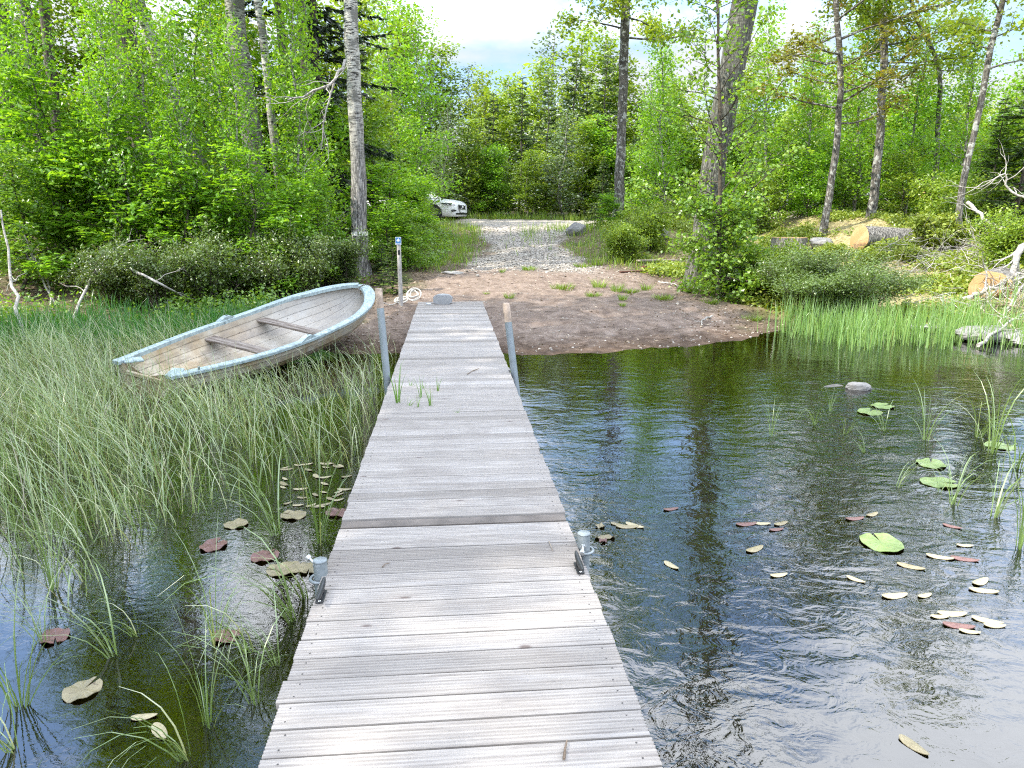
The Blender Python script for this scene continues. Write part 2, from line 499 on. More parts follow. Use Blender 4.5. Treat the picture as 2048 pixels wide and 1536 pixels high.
MG, MB_, MC = masks(GX.ravel(), GY.ravel())
ground = None
def m_ground():
    t = NT('ground')
    v = t.obj()
    big = t.noise(v, 0.9, 5, .6)
    mid = t.noise(v, 5, 6, .65)
    fine = t.noise(v, 30, 5, .7)
    specks = t.voro(v, 60)
    # trodden sand of the little beach
    sand = t.ramp(mid, [(.3, (.115, .085, .066)), (.5, (.185, .140, .112)), (.72, (.27, .215, .178))])
    sand = t.mix(t.fr(fine, .58, .70, 0, .7), sand, (.075, .052, .04))
    sand = t.mix(t.fr(t.noise(v, 14, 3, .6), .62, .68, 0, .5), sand, (.46, .38, .31))
    # gravel
    vor = t.voro(v, 26, 'F1', 'Color')
    sepc = t.n('ShaderNodeSeparateColor'); t.l(vor, sepc.inputs[0])
    grav = t.ramp(sepc.outputs[0], [(0, (.13, .115, .10)), (.35, (.27, .24, .21)), (.75, (.42, .385, .34)), (1, (.58, .54, .49))])
    grav = t.mix(t.fr(t.voro(v, 26, 'DISTANCE_TO_EDGE'), 0, .09, .75, 0), grav, (.09, .075, .06))
    grav = t.mix(t.fr(big, .45, .65, 0, .55), grav, (.40, .34, .27))
    # forest floor: leaf litter, moss
    lit = t.ramp(t.noise(v, 22, 5, .7), [(.32, (.035, .026, .018)), (.48, (.10, .075, .05)), (.62, (.21, .165, .12)), (.75, (.36, .31, .25))])
    lit = t.mix(t.fr(big, .52, .62, 0, .8), lit, t.mix(mid, (.03, .05, .012), (.08, .12, .02)))
    # clearing: dry grass and wood chips
    clr = t.ramp(t.noise(v, 16, 6, .7), [(.3, (.10, .085, .04)), (.5, (.28, .24, .11)), (.7, (.50, .44, .28))])
    # bed of the lake: brown peat, darkened for light lost in deep water
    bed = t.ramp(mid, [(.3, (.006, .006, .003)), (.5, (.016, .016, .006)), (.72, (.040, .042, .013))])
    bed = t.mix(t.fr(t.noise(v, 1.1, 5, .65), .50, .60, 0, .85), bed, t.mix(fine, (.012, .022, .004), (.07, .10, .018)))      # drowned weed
    tc = t.n('ShaderNodeTexCoord'); sp = t.n('ShaderNodeSeparateXYZ'); t.l(tc.outputs['Object'], sp.inputs[0])
    col = t.mix(t.attr('clearing'), lit, clr)
    col = t.mix(t.fr(sp.outputs['Z'], -.40, -.06), bed, col)  # dark bed colour blended in by depth, in place of absorption
    wetsand = t.mix(t.fr(t.math('ADD', sp.outputs['Z'], t.math('MULTIPLY', t.math('SUBTRACT', mid, .5), .12)), .02, .10), t.mix(1.0, sand, (.50, .45, .40), 'MULTIPLY'), sand)
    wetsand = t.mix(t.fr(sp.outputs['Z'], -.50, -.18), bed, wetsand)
    col = t.mix(t.attr('beach'), col, wetsand)
    col = t.mix(t.attr('gravel'), col, grav)
    foot = t.voro(t.obj((1, .75, 1)), 3.4)
    col = t.mix(t.math('MULTIPLY', t.attr('beach'), t.fr(foot, .10, .20, .35, 0)), col, t.mix(1.0, col, (.55, .5, .46), 'MULTIPLY'))      # hollows of old footprints, coloured darker
    h = t.math('ADD', t.mix(.5, mid, fine), t.math('MULTIPLY', t.fr(foot, .06, .24), t.math('MULTIPLY', t.attr('beach'), .7)))
    t.principled(col, .92, t.bump(h, .8, .05), spec=.15)
    return t.m
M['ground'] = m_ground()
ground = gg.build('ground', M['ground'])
for nm, arr in (('gravel', MG), ('beach', MB_), ('clearing', MC)):
    a = ground.data.attributes.new(nm, 'FLOAT', 'POINT')
    a.data.foreach_set('value', arr.astype(np.float32))
tag(ground, 'lake bed, brown sand beach, gravel track and forest floor', None, kind='structure')

def m_water():
    t = NT('water')
    v = t.obj((0.55, 1.0, 1))
    vf = t.obj((0.75, 1.0, 1), rot=(0, 0, R(-8)))
    w1 = t.noise(v, 3.2, 2, .5, .8)
    w2 = t.noise(vf, 9.0, 3, .55, 1.0)
    w3 = t.noise(vf, 26.0, 3, .6, .6)
    geo = t.n('ShaderNodeTexCoord'); sp = t.n('ShaderNodeSeparateXYZ'); t.l(geo.outputs['Object'], sp.inputs[0])
    right = t.fr(sp.outputs['X'], -1.0, 0.2)          # open water has the long ripples, the sheltered reed side only fine ones
    calm = t.fr(t.noise(t.obj(), .6, 2, .5), .40, .60, .45, 1.0)
    h = t.math('ADD', t.math('MULTIPLY', w1, 1.1), t.math('MULTIPLY', w2, .5))
    calm = t.math('MULTIPLY', calm, t.fr(sp.outputs['Y'], 7.0, 9.6, 1.0, .35))
    h = t.math('MULTIPLY', h, t.math('MULTIPLY', t.math('ADD', t.math('MULTIPLY', right, .85), .15), calm))
    h = t.math('ADD', h, t.math('MULTIPLY', t.math('MULTIPLY', w3, .08), calm))
    nrm = t.bump(h, 0.21, 0.07)
    fre = t.n('ShaderNodeFresnel'); fre.inputs['IOR'].default_value = 2.1
    t.l(nrm, fre.inputs['Normal'])
    gl = t.n('ShaderNodeBsdfGlossy'); gl.inputs['Roughness'].default_value = 0.02
    gl.inputs['Color'].default_value = (1, 1, 1, 1)
    t.l(nrm, gl.inputs['Normal'])
    tr = t.n('ShaderNodeBsdfTransparent'); tr.inputs['Color'].default_value = (.66, .54, .26, 1)
    m = t.n('ShaderNodeMixShader')
    t.l(fre.outputs[0], m.inputs[0]); t.l(tr.outputs[0], m.inputs[1]); t.l(gl.outputs[0], m.inputs[2])
    t.l(m.outputs[0], t.out.inputs[0])
    return t.m
M['water'] = m_water()
wg = Geo()
wg.add([(-400, -60, 0), (400, -60, 0), (400, 20, 0), (-400, 20, 0)], [(0, 1, 2, 3)], 0)
water = wg.build('water', M['water'])
tag(water, 'rippled lake water reflecting sky and trees', None, kind='structure')

# ================================================================== DOCK
DYAW = math.atan(126 * CT / FPX)
DE = np.array([-math.sin(DYAW), math.cos(DYAW), 0]); DR = np.array([math.cos(DYAW), math.sin(DYAW), 0])
DOCKZ = 0.35
_c = P(918.5, 1536, DOCKZ)
DU0 = _c - DE * (_c @ DE)            # the point of the dock's centre line abreast of the camera
DU0[2] = 0
def dk(u, v, z=DOCKZ):
    p = DU0 + DE * u + DR * v
    return np.array([p[0], p[1], z])
def dku(p):
    q = np.asarray(p) - DU0
    return q @ DE, q @ DR

def m_deck():
    t = NT('weathered_decking')
    v = t.obj((1.2, 22, 22))
    v2 = t.obj((0.5, 9, 9))
    grain = t.noise(v, 3.0, 6, .62, .35)
    streak = t.noise(v2, 2.2, 4, .6, .3)
    ti = t.attr()
    base = t.ramp(ti, [(0, (.25, .228, .205)), (.3, (.355, .328, .300)), (.7, (.40, .372, .343)), (1, (.47, .442, .412))])
    col = t.mix(t.fr(grain, .35, .62, .48, 0), base, (.13, .113, .103))
    col = t.mix(t.fr(streak, .55, .75, 0, .5), col, (.42, .405, .395))
    blot = t.noise(t.obj((1, 1, 1)), 2.3, 4, .6)
    col = t.mix(t.fr(blot, .5, .72, 0, .35), col, (.21, .185, .165))
    kn = t.voro(t.obj((2.6, 6.5, 6.5)), 1.0)
    col = t.mix(t.fr(kn, .035, .085, .85, 0), col, (.13, .10, .09))
    col = t.mix(t.fr(t.math('ABSOLUTE', t.math('SUBTRACT', kn, .12)), 0, .02, .35, 0), col, (.30, .25, .23))
    t.principled(col, .78, t.bump(grain, .35, .004), spec=.25)
    return t.m
M['deck'] = m_deck()
M['deck_beam'] = m_plain('deck_beam', (.33, .27, .22), .85, var=.3, spec=.2)
M['screw'] = m_plain('screw', (.10, .09, .085), .5, .6)

def plank_profile(w, h, ng=6):
    """ridged decking board, cross-section along y"""
    pts = [(-w / 2, 0)]
    pts.append((-w / 2, h - .004)); pts.append((-w / 2 + .004, h))
    gw = (w - .02) / ng
    for k in range(ng):
        y0 = -w / 2 + .010 + k * gw
        pts += [(y0 + gw * .18, h), (y0 + gw * .34, h - .0036), (y0 + gw * .66, h - .0036), (y0 + gw * .82, h)]
    pts.append((w / 2 - .004, h)); pts.append((w / 2, h - .004)); pts.append((w / 2, 0))
    return pts

def dock_section(u0, u1, ztop, label, W=1.2, skip_end=False):
    root = thing('dock_section', (*DU0[:2], 0), label, 'dock', 'wooden sections of the dock', DYAW)
    g = Geo(); r = np.random.default_rng(int(u0 * 100) + 777)
    pitch = .126; n = int(round((u1 - u0) / pitch)); pitch = (u1 - u0) / n
    hB = .028
    for i in range(n):
        uc = u0 + (i + .5) * pitch
        pr = np.array(plank_profile(pitch - .0082 - r.random() * .003, hB))
        e = r.normal(0, .0035, 2)
        tilt = r.normal(0, .0012); zz = ztop - hB + r.normal(0, .0009); yaw = r.normal(0, .0009)
        xs = np.array([-W / 2 + e[0], W / 2 + e[1]])
        V = []
        for x in xs:
            V.append(np.stack([np.full(len(pr), x), uc + pr[:, 0] + x * yaw, zz + pr[:, 1] + x * tilt], -1))
        V = np.array(V); k = len(pr)
        F = [(j, k + j, k + j + 1, j + 1) for j in range(k - 1)] + [(k - 1, 2 * k - 1, k, 0)]
        g.add(V.reshape(-1, 3), F, 0, np.clip(.5 + r.normal(0, .30), 0, 1))
        b = g.n
        for s_, o_ in ((0, 0), (1, k)):       # end grain
            c = V[s_].mean(0)
            fan = [(0, 1 + j, 2 + j) if s_ == 0 else (0, 2 + j, 1 + j) for j in range(k - 1)]
            g.add(np.vstack([c, V[s_]]), fan, 0, .2)
        if uc < 6.5:
            for x in (-W / 2 + .05, W / 2 - .05):     # two screws over each outer beam
                for dy in (-.033, .033):
                    c = np.array([x + r.normal(0, .004), uc + dy, zz + hB + .0012])
                    a = np.arange(7) * 2 * math.pi / 7
                    ring = c + np.stack([.0034 * np.cos(a), .0034 * np.sin(a), np.zeros(7)], -1)
                    g.add(np.vstack([c, ring]), [(0, 1 + j, 1 + (j + 1) % 7) for j in range(7)], 1, .5)
    g.build('deck', [M['deck'], M['screw']], root)
    for x in (-W / 2 + .045, 0.0, W / 2 - .045):
        b = Geo(); b.box((x, (u0 + u1) / 2, ztop - hB - .062), (.045, u1 - u0 - .01, .118), 0, .4)
        b.build('beam', M['deck_beam'], root)
    for u in (u0 + .06, u1 - .06):
        b = Geo(); b.box((0, u, ztop - hB - .185), (W - .02, .08, .12), 0, .4)
        b.build('cross_beam', M['deck_beam'], root)
    return root
UJ1 = 3.66
UJ2 = dku(P(903, 710, DOCKZ + .01))[0]
UE = dku(P(902, 603, DOCKZ + .01))[0]
s1 = dock_section(-2.0, UJ1 - .09, DOCKZ, 'nearest dock section with broad pale grey ridged boards and two black cleats')
s2 = dock_section(UJ1 + .002, UJ2 - .012, DOCKZ + .012, 'middle dock section with reed blades growing up between its grey boards')
s3 = dock_section(UJ2 + .012, UE, DOCKZ + .008, 'far dock section whose grey boards end on the sand beach')
b = Geo(); b.box((0, UJ1 - .046, DOCKZ - .013), (1.19, .078, .03), 0, .1)
jb = b.build('joint_board', m_plain('joint_board', (.155, .135, .12), .8, var=.25, spec=.2), s2)

# poles ------------------------------------------------------------
def m_galv():
    t = NT('galvanised_steel')
    n = t.noise(t.obj(), 18, 5, .65); n2 = t.noise(t.obj((3, 3, .6)), 6, 4, .6)
    c = t.ramp(n, [(.3, (.17, .195, .205)), (.5, (.24, .272, .282)), (.7, (.34, .37, .38))])
    c = t.mix(t.fr(n2, .55, .7, 0, .6), c, (.30, .33, .33))
    t.principled(c, .5, t.bump(n, .15, .004), .35, .5)
    return t.m
M['galv'] = m_galv()
M['pole_blue'] = m_plain('pole_plastic', (.27, .31, .335), .4, .25, var=.12, scale=10)
M['pole_rust'] = m_plain('weathered_pole_end', (.40, .31, .24), .85, var=.5, scale=16, bump=.4)
M['black'] = m_plain('black_plastic', (.018, .019, .021), .42, var=.2)
M['steel'] = m_plain('bright_steel', (.62, .64, .65), .35, .7, var=.1)

def tall_pole(ptop, pbase, label):
    """grey-blue tube standing in the water beside the dock, its head bare and rusty"""
    ptop = np.array(ptop); pbase = np.array(pbase)
    d = ptop - pbase
    foot = pbase + d * (-(pbase[2] + .9) / d[2])
    root = thing('mooring_pole', foot, label, 'pole', 'tall mooring poles')
    g = Geo(); k = ptop - d / np.linalg.norm(d) * .19
    g.tube(np.linspace(foot, k, 6), .0365, 18, 0, .5); g.build('tube', M['pole_blue'], root, foot)
    g = Geo(); g.tube([k - (0, 0, .002), k + (ptop - k) * .5, ptop - (0, 0, .004), ptop], [.0375, .037, .0365, .031], 18, 0, .5)
    g.build('pole_head', M['pole_rust'], root, foot)
    return root
def at_depth(px, py, y): return PD(px, py, y)
pl_b = dk(dku(P(787, 752, DOCKZ))[0], -.66, DOCKZ)
pl_t = PD(757, 577, pl_b[1] + .02)
tall_pole(pl_t, pl_b, 'tall leaning mooring pole with brown top between the rowing boat and the dock')
pr_b = dk(dku(P(1022, 747, DOCKZ))[0], .642, DOCKZ)
pr_t = PD(1012, 606, pr_b[1] + .02)
tall_pole(pr_t, pr_b, 'upright mooring pole with weathered top on the open water side of the dock')

def short_pole(top, bolt_dir, side, label):
    foot = np.array([top[0], top[1], -.8])
    root = thing('dock_pile', foot, label, 'dock pile', 'short steel piles holding the dock')
    g = Geo(); g.tube([foot, top - (0, 0, .004), top], [.031, .031, .030], 24, 0, .5, caps=False)
    g.build('pile_tube', M['galv'], root, foot)
    g = Geo(); g.lathe([(.0005, .003), (.027, .003), (.0325, 0), (.0325, -.006), (.030, -.008)], top + (0, 0, .003), 24)
    g.build('cap', M['galv'], root, foot)
    # bracket: a bent round bar that runs round the pile back to the dock
    g = Geo(); z = top[2] - .088
    ang = np.linspace(-2.05, 2.05, 18)
    out = DR * side
    pts = [top + out * math.cos(a) * .047 + DE * math.sin(a) * .047 for a in ang]
    pts = [pts[0] - out * .012] + pts + [pts[-1] - out * .012]
    pts = np.array(pts); pts[:, 2] = z
    g.tube(pts, .0075, 8, 0, .5); g.build('ring_bracket', M['galv'], root, foot)
    g = Geo(); bd = np.array(bolt_dir, float); bd /= np.linalg.norm(bd)
    b0 = top + (0, 0, -.045) + bd * .028
    g.tube([b0, b0 + bd * .05], .006, 10, 0, .5)
    g.tube([b0 + bd * .005, b0 + bd * .012], .014, 6, 0, .5)
    g.tube([b0 + bd * .045, b0 + bd * .062], .013, 6, 0, .5)
    g.build('clamp_bolt', M['steel'], root, foot)
top = P(1168, 1067, .415)
short_pole(top, (-.2, -1, -.25), 1, 'short grey steel pile with bolt on the open water side of the dock')
topl = P(640, 1121, .415)
short_pole(topl, (-.8, .45, .55), -1, 'short grey steel pile with bolt on the reed side of the dock')

def cleat(px0, py0, px1, py1, label):
    a = P(px0, py0, DOCKZ + .03); b_ = P(px1, py1, DOCKZ + .03)
    c = (a + b_) / 2; c[2] = DOCKZ
    root = thing('dock_cleat', c, label, 'cleat', 'black mooring cleats', DYAW)
    g = Geo()
    y = np.linspace(-.095, .095, 13)
    rad = .0125 * np.sqrt(np.clip(1 - (np.abs(y) / .1) ** 3, .08, 1))
    z = .033 + .010 * (np.abs(y) / .095) ** 2
    g.tube(np.stack([0 * y, y, z], -1), rad, 10, 0, .5); g.build('horn', M['black'], root)
    g = Geo(); g.box((0, 0, .0045), (.034, .105, .009), 0, .5, bevel=.003)
    for s_ in (-.028, .028): g.tube([(0, s_, .006), (0, s_, .032)], [.012, .010], 10, 0, .5)
    g.build('cleat_base', M['black'], root)
    for s_ in (-.042, .042):
        g = Geo(); g.lathe([(.0001, .0115), (.0055, .0105), (.0065, .009)], (0, s_, 0), 8); g.build('screw_head', M['steel'], root)
cleat(1152, 1108, 1165, 1145, 'black mooring cleat at the open water edge of the dock')
cleat(649, 1163, 634, 1203, 'black mooring cleat at the reed side edge of the dock')

# grey rolled bag, small pale packet, rope coil at the far end ----------------
c = P(886, 609, DOCKZ + .008); ub, vb = dku(c)
cb = dk(ub + .12, vb, DOCKZ + .008)
root = thing('grey_bag', cb, 'grey stuffed boxy bag lying on the far end of the dock', 'bag', None, DYAW + R(-4))
g = Geo()
prof = []
n = 28; st = np.linspace(-1, 1, 11)
for s_ in st:
    e = (1 - abs(s_) ** 5) ** .35 if abs(s_) < 1 else .72
    a = np.arange(n) * 2 * math.pi / n
    cx, sx_ = np.cos(a), np.sin(a)
    px_ = np.sign(cx) * np.abs(cx) ** .5 * .17 * (.94 + .06 * e) * (1 - .10 * (sx_ > 0.3))
    pz_ = np.sign(sx_) * np.abs(sx_) ** .55 * .088 * (.90 + .1 * e)
    pz_ = pz_ + .085 + .006 * np.sin(px_ * 22 + s_ * 2)
    prof.append(np.stack([px_, np.full(n, s_ * .12), np.maximum(pz_, .003)], -1))
V = np.array(prof)
i = np.arange(len(st) - 1)[:, None] * n; j = np.arange(n)[None]; j2 = (j + 1) % n
g.add(V.reshape(-1, 3), np.stack([i + j, i + j2, i + n + j2, i + n + j], -1).reshape(-1, 4), 0, .5, True)
for e in (0, len(st) - 1):
    cc = V[e].mean(0) + (0, -.008 if e == 0 else .008, 0)
    fan = [(0, 1 + m, 1 + (m + 1) % n) if e == 0 else (0, 1 + (m + 1) % n, 1 + m) for m in range(n)]
    g.add(np.vstack([cc, V[e]]), fan, 0, .5, True)
M['bag'] = m_plain('grey_fabric', (.30, .305, .31), .8, var=.12, scale=30, bump=.2)
g.build('bag_body', M['bag'], root)
g = Geo(); ring = V[1] * np.array([1.012, 1, 1.012]); ring = np.vstack([ring, ring[:1]])
g.tube(ring, .0045, 6, 0, .5, caps=False); g.build('seam', m_plain('bag_piping', (.40, .41, .42), .7), root)
g = Geo(); g.tube([(.14, .1, .11), (.19, .13, .09), (.2, .12, .04)], .006, 6); g.build('strap', m_plain('strap', (.12, .12, .125), .8), root)

c = P(857, 609, DOCKZ + .008)
g = Geo(); g.lathe([(.001, .0), (.045, .0), (.048, .012), (.043, .03), (.02, .034), (.001, .035)], (0, 0, .001), 14)
o = g.build('pale_cup', m_plain('pale_plastic', (.55, .57, .60), .25, var=.2, scale=40), None, (0, 0, 0))
o.location = tuple(c); o.scale = (1, .8, .8)
tag(o, 'small pale plastic lid lying left of the grey bag', 'lid')

c = TP(818, 606); c = P(812, 604, .33)
root = thing('rope_coil', (c[0], c[1], H(c[0], c[1])), 'loose coil of pale rope on the ground at the far left dock corner', 'rope')
g = Geo(); r = np.random.default_rng(4)
for (cx, cy, rr, nturn, tilt) in ((-.10, 0, .13, 5, .35), (.14, .06, .14, 5, .9)):
    a = np.linspace(0, nturn * 2 * math.pi, nturn * 22)
    ra = rr * (.72 + .28 * np.sin(a * .37 + 1)) * (1 + .05 * np.sin(a * 3.1))
    p = np.stack([cx + ra * np.cos(a), cy + ra * np.sin(a) * math.cos(tilt), .06 + ra * np.sin(a) * math.sin(tilt) + .10 * (tilt > .5) + .008 * a / 6.28 + .01 * np.sin(a * 1.7)], -1)
    g.tube(p, .011, 6, 0, .5)
g.build('coil', m_plain('rope', (.56, .53, .47), .9, var=.2, scale=60), root)

# ================================================================== ROWING BOAT
def m_hull(name, inner):
    t = NT(name)
    v = t.obj()
    big = t.noise(v, 2.2, 5, .62); fine = t.noise(v, 26, 5, .7)
    sp = t.n('ShaderNodeSeparateXYZ'); t.l(v, sp.inputs[0])
    base = t.ramp(big, [(.3, (.30, .20, .095)), (.45, (.42, .335, .22)), (.57, (.50, .445, .35)), (.72, (.56, .53, .48))])
    if inner:
        st = t.noise(t.obj((.7, 3, 3)), 2.6, 5, .65)
        base = t.mix(t.fr(st, .46, .66, 0, .8), base, (.15, .105, .07))
        bow = t.fr(sp.outputs['X'], 1.0, 3.2, 0, .7)
        base = t.mix(bow, base, t.mix(fine, (.22, .215, .205), (.60, .585, .56)))
        spots = t.voro(t.obj((2.2, 4, 4)), 2.6)
        base = t.mix(t.fr(spots, .06, .10, .85, 0), base, (.05, .035, .025))
    else:
        low = t.fr(t.math('ADD', sp.outputs['Z'], t.math('MULTIPLY', big, .1)), .12, .30, .85, 0)
        base = t.mix(low, base, (.30, .18, .09))
        str_ = t.noise(t.obj((9, 9, .7)), 2, 4, .6)
        base = t.mix(t.fr(str_, .56, .68, 0, .6), base, (.34, .24, .14))
    base = t.mix(t.fr(fine, .56, .7, 0, .45), base, (.22, .17, .12))
    t.principled(base, .5, t.bump(fine, .2, .004), spec=.35)
    return t.m
M['hull_out'] = m_hull('hull_outside', False)
M['hull_in'] = m_hull('hull_inside', True)
def m_gunwale():
    t = NT('gunwale_paint')
    v = t.obj(); n = t.noise(v, 22, 7, .75); n2 = t.noise(v, 5, 5, .65)
    c = t.ramp(n, [(.34, (.14, .17, .17)), (.46, (.27, .34, .35)), (.57, (.37, .45, .455)), (.70, (.58, .63, .62))])
    c = t.mix(t.fr(n2, .45, .7, 0, .55), c, (.46, .55, .555))
    t.principled(c, .55, t.bump(n, .25, .004), spec=.35)
    return t.m
M['gunwale'] = m_gunwale()
def m_thwart():
    t = NT('old_grey_board')
    n = t.noise(t.obj((14, 1.2, 14)), 3, 6, .65, .4)
    t.principled(t.ramp(n, [(.33, (.07, .055, .045)), (.5, (.20, .165, .14)), (.68, (.34, .30, .27))]), .85, t.bump(n, .5, .006), spec=.2)
    return t.m
M['thwart'] = m_thwart()

BL = 4.15
TB = np.array([0, .12, .3, .5, .68, .80, .89, .95, .985, 1.0])
HB = np.array([.40, .52, .66, .71, .69, .60, .46, .31, .17, .03])
SH = np.array([.43, .42, .42, .44, .49, .545, .60, .645, .675, .69])
KL = np.array([.06, .03, .0, .0, .02, .06, .13, .24, .38, .50])
ts = np.concatenate([np.linspace(0, .85, 26), np.linspace(.87, 1, 14)])
hb = np.interp(ts, TB, HB) * .93
# smooth curves
def smo(a, k=2):
    for _ in range(k):
        b = a.copy(); b[1:-1] = (a[:-2] + 2 * a[1:-1] + a[2:]) / 4; a = b
    return a
hb = smo(hb, 4); shr = smo(np.interp(ts, TB, SH), 4); kl = smo(np.interp(ts, TB, KL), 4)
# full, rounded bow in plan
hb = np.where(ts > .6, .70 * np.clip(1 - (np.maximum(ts - .6, 0) / .402) ** 2.6, 0, 1) ** .62 * (hb[np.argmin(abs(ts - .6))] / .70), hb)
NS = 6                       # strakes a side
def section(i, inset=0.0):
    """half section keel -> sheer, clinker steps"""
    b_, s_, k_ = hb[i] - inset, shr[i], kl[i] + inset
    b_ = max(b_, .004)
    out = []
    for j in range(NS):
        for e, (u, lap) in enumerate(((j / NS, .010 if j else 0), ((j + 1) / NS, 0.0))):
            a = u * math.pi / 2
            y = b_ * math.sin(a) ** .72 if u > 0 else 0.0
            z = k_ + (s_ - k_) * (1 - math.cos(a)) ** .86
            out.append((y + (lap * 1.3 if inset == 0 else -lap * 1.2) * (1 if b_ > .05 else 0), z))
    return np.array(out)
def shell(inset, flip):
    S = np.array([section(i, inset) for i in range(len(ts))])       # (k, m, 2)
    k, m = S.shape[:2]
    g = Geo()
    for side in (1, -1):
        V = np.stack([np.repeat(ts[:, None] * BL, m, 1), S[..., 0] * side, S[..., 1]], -1)
        i = np.arange(k - 1)[:, None] * m; j = np.arange(m - 1)[None]
        F = np.stack([i + j, i + m + j, i + m + j + 1, i + j + 1], -1).reshape(-1, 4)
        if (side == 1) == flip: F = F[:, ::-1]
        g.add(V.reshape(-1, 3), F, 0, .5, False)
    return g, S
B_STERN = np.array([-4.12, 7.62, 0]); B_HEAD = math.atan2(4.05, 1.66)
boat = thing('rowing_boat', (-4.02, 7.72, -.10), 'old cream rowing boat with flaking pale blue gunwale drawn up at the reeds', 'rowing boat')
BPITCH, BROLL = R(4.0), R(8)
boat.rotation_euler = (BROLL, -BPITCH, B_HEAD)     # local +X = bow
g, S = shell(0, False)
# transom outside
k0 = S[0]; 
for x, fl in ((0, 0), (.03, 1)):
    V = [(x, 0, shr[0] - .10)]; 
    ring = [(x, y, z) for y, z in k0] ; ring = ring + [(x, .28, shr[0] - .01), (x, .22, shr[0] - .085), (x, -.22, shr[0] - .085), (x, -.28, shr[0] - .01)] + [(x, -y, z) for y, z in k0[::-1]]
    V += ring; n = len(ring)
    F = [(0, 1 + j, 1 + (j + 1) % n) if fl else (0, 1 + (j + 1) % n, 1 + j) for j in range(n)]
    g.add(V, F, 0, .5)
hull = g.build('hull', M['hull_out'], boat)
g, S2 = shell(.022, True)
g.build('hull_lining', M['hull_in'], boat)
# gunwale: a broad flat flange all the way round, wider at the bow
g = Geo()
def rim(side):
    n = len(ts)
    x = ts * BL; y = hb * side
    T = np.stack([np.gradient(x), np.gradient(y)], -1); T /= np.linalg.norm(T, axis=1)[:, None]
    N = np.stack([-T[:, 1], T[:, 0]], -1) * side            # outward
    w_in = .030 + .075 * smooth(.72, 1.0, ts)
    w_out = .050 + .018 * smooth(.4, .9, ts)
    P_ = np.stack([x, y], -1)
    inn = P_ - N * w_in[:, None]; out = P_ + N * w_out[:, None]
    inn[:, 1] = np.where(inn[:, 1] * side < 0, 0, inn[:, 1]); 
    z = shr
    rows = [np.column_stack([inn, z - .030]), np.column_stack([inn, z + .016]), np.column_stack([inn + (out - inn) * .12, z + .022]), np.column_stack([inn + (out - inn) * .9, z + .018]),
            np.column_stack([out, z + .008]), np.column_stack([out, z - .022]), np.column_stack([out - (out - inn) * .22, z - .026])]
    V = np.stack(rows, 1); m = len(rows)
    i = np.arange(n - 1)[:, None] * m; j = np.arange(m - 1)[None]
    F = np.stack([i + j, i + j + 1, i + m + j + 1, i + m + j], -1).reshape(-1, 4)
    if side < 0: F = F[:, ::-1]
    g.add(V.reshape(-1, 3), F, 0, .5, False)
rim(1); rim(-1)
# bow deck plate closing the rim
g.build('gunwale', M['gunwale'], boat)
for sd in (1, -1):          # stern knees, the blunt ends of the rim
    g = Geo()
    g.box((.02, sd * (hb[0] + .005), shr[0] - .004), (.12, .10, .05), 0, .5, bevel=.008)
    g.box((.13, sd * (hb[0] - .065), shr[0] - .003), (.20, .13, .024), 0, .5, rot=Matrix.Rotation(sd * -.5, 3, 'Z'), bevel=.006)
    g.build('stern_knee', M['gunwale'], boat)
g = Geo(); g.box((-.012, 0, shr[0] - .09), (.03, .50, .05), 0, .5, bevel=.008)
g.build('transom_cap', M['hull_out'], boat)
for xt, z, w in ((1.55, .30, .20), (2.55, .34, .19)):
    g = Geo(); hw = np.interp(xt / BL, ts, hb) - .035
    g.box((0, 0, 0), (w, hw * 2, .028), 0, .5, bevel=.005)
    o = g.build('thwart', M['thwart'], boat); o.location = (xt, 0, z)
for sd in (1, -1):
    for xo in (1.95,):
        g = Geo(); y = np.interp(xo / BL, ts, hb) + .012
        prof = [(-.16, 0), (-.08, .035), (-.03, .05), (.03, .05), (.08, .035), (.16, 0)]
        for k in range(len(prof) - 1):
            (a, za), (b_, zb) = prof[k], prof[k + 1]
            yw = .032
            V = [(xo + a, sd * y - yw, shr[10]), (xo + b_, sd * y - yw, shr[10]), (xo + b_, sd * y + yw, shr[10]), (xo + a, sd * y + yw, shr[10]),
                 (xo + a, sd * y - yw, shr[10] + .03 + za), (xo + b_, sd * y - yw, shr[10] + .03 + zb), (xo + b_, sd * y + yw, shr[10] + .03 + zb), (xo + a, sd * y + yw, shr[10] + .03 + za)]
            g.add(V, [(4, 5, 6, 7), (0, 1, 5, 4), (2, 3, 7, 6), (1, 2, 6, 5), (3, 0, 4, 7)], 0, .5)
        ol = g.build('oarlock_block', M['gunwale'], boat)
        g = Geo(); g.lathe([(.001, .0), (.013, 0), (.013, .003)], (xo, sd * y, shr[10] + .0805), 12); g.build('oarlock_hole', M['black'], ol)
g = Geo(); g.tube([(.3, -(np.interp(.3 / BL, ts, hb) + .03), shr[2]), (.3, -(np.interp(.3 / BL, ts, hb) + .03), shr[2] + .055)], .012, 8)
g.build('thole_pin', M['galv'], boat)
# bow chain over the rim
g = Geo(); p = np.array([BL - .26, -.10, shr[-1] - .02]); q = np.array([BL - .02, -.16, shr[-1] + .035]); 
nl = 9
for k in range(nl):
    c = p + (q - p) * (k + .5) / nl + (0, 0, .035 * math.sin(math.pi * (k + .5) / nl)); dvec = (q - p) / np.linalg.norm(q - p)
    up = np.array([0, 0, 1.]) if k % 2 else np.cross(dvec, (0, 0, 1.))
    a = np.linspace(0, 2 * math.pi, 13)
    g.tube(c + np.outer(np.cos(a), dvec) * .02 + np.outer(np.sin(a), up) * .011, .004, 5, caps=False)
g.build('bow_chain', m_plain('rusty_iron', (.10, .07, .05), .7, .5, var=.4), boat)
bpy.context.view_layer.update()
def boat_w(x, y, z): return np.array(boat.matrix_world @ Vector((x, y, z)))

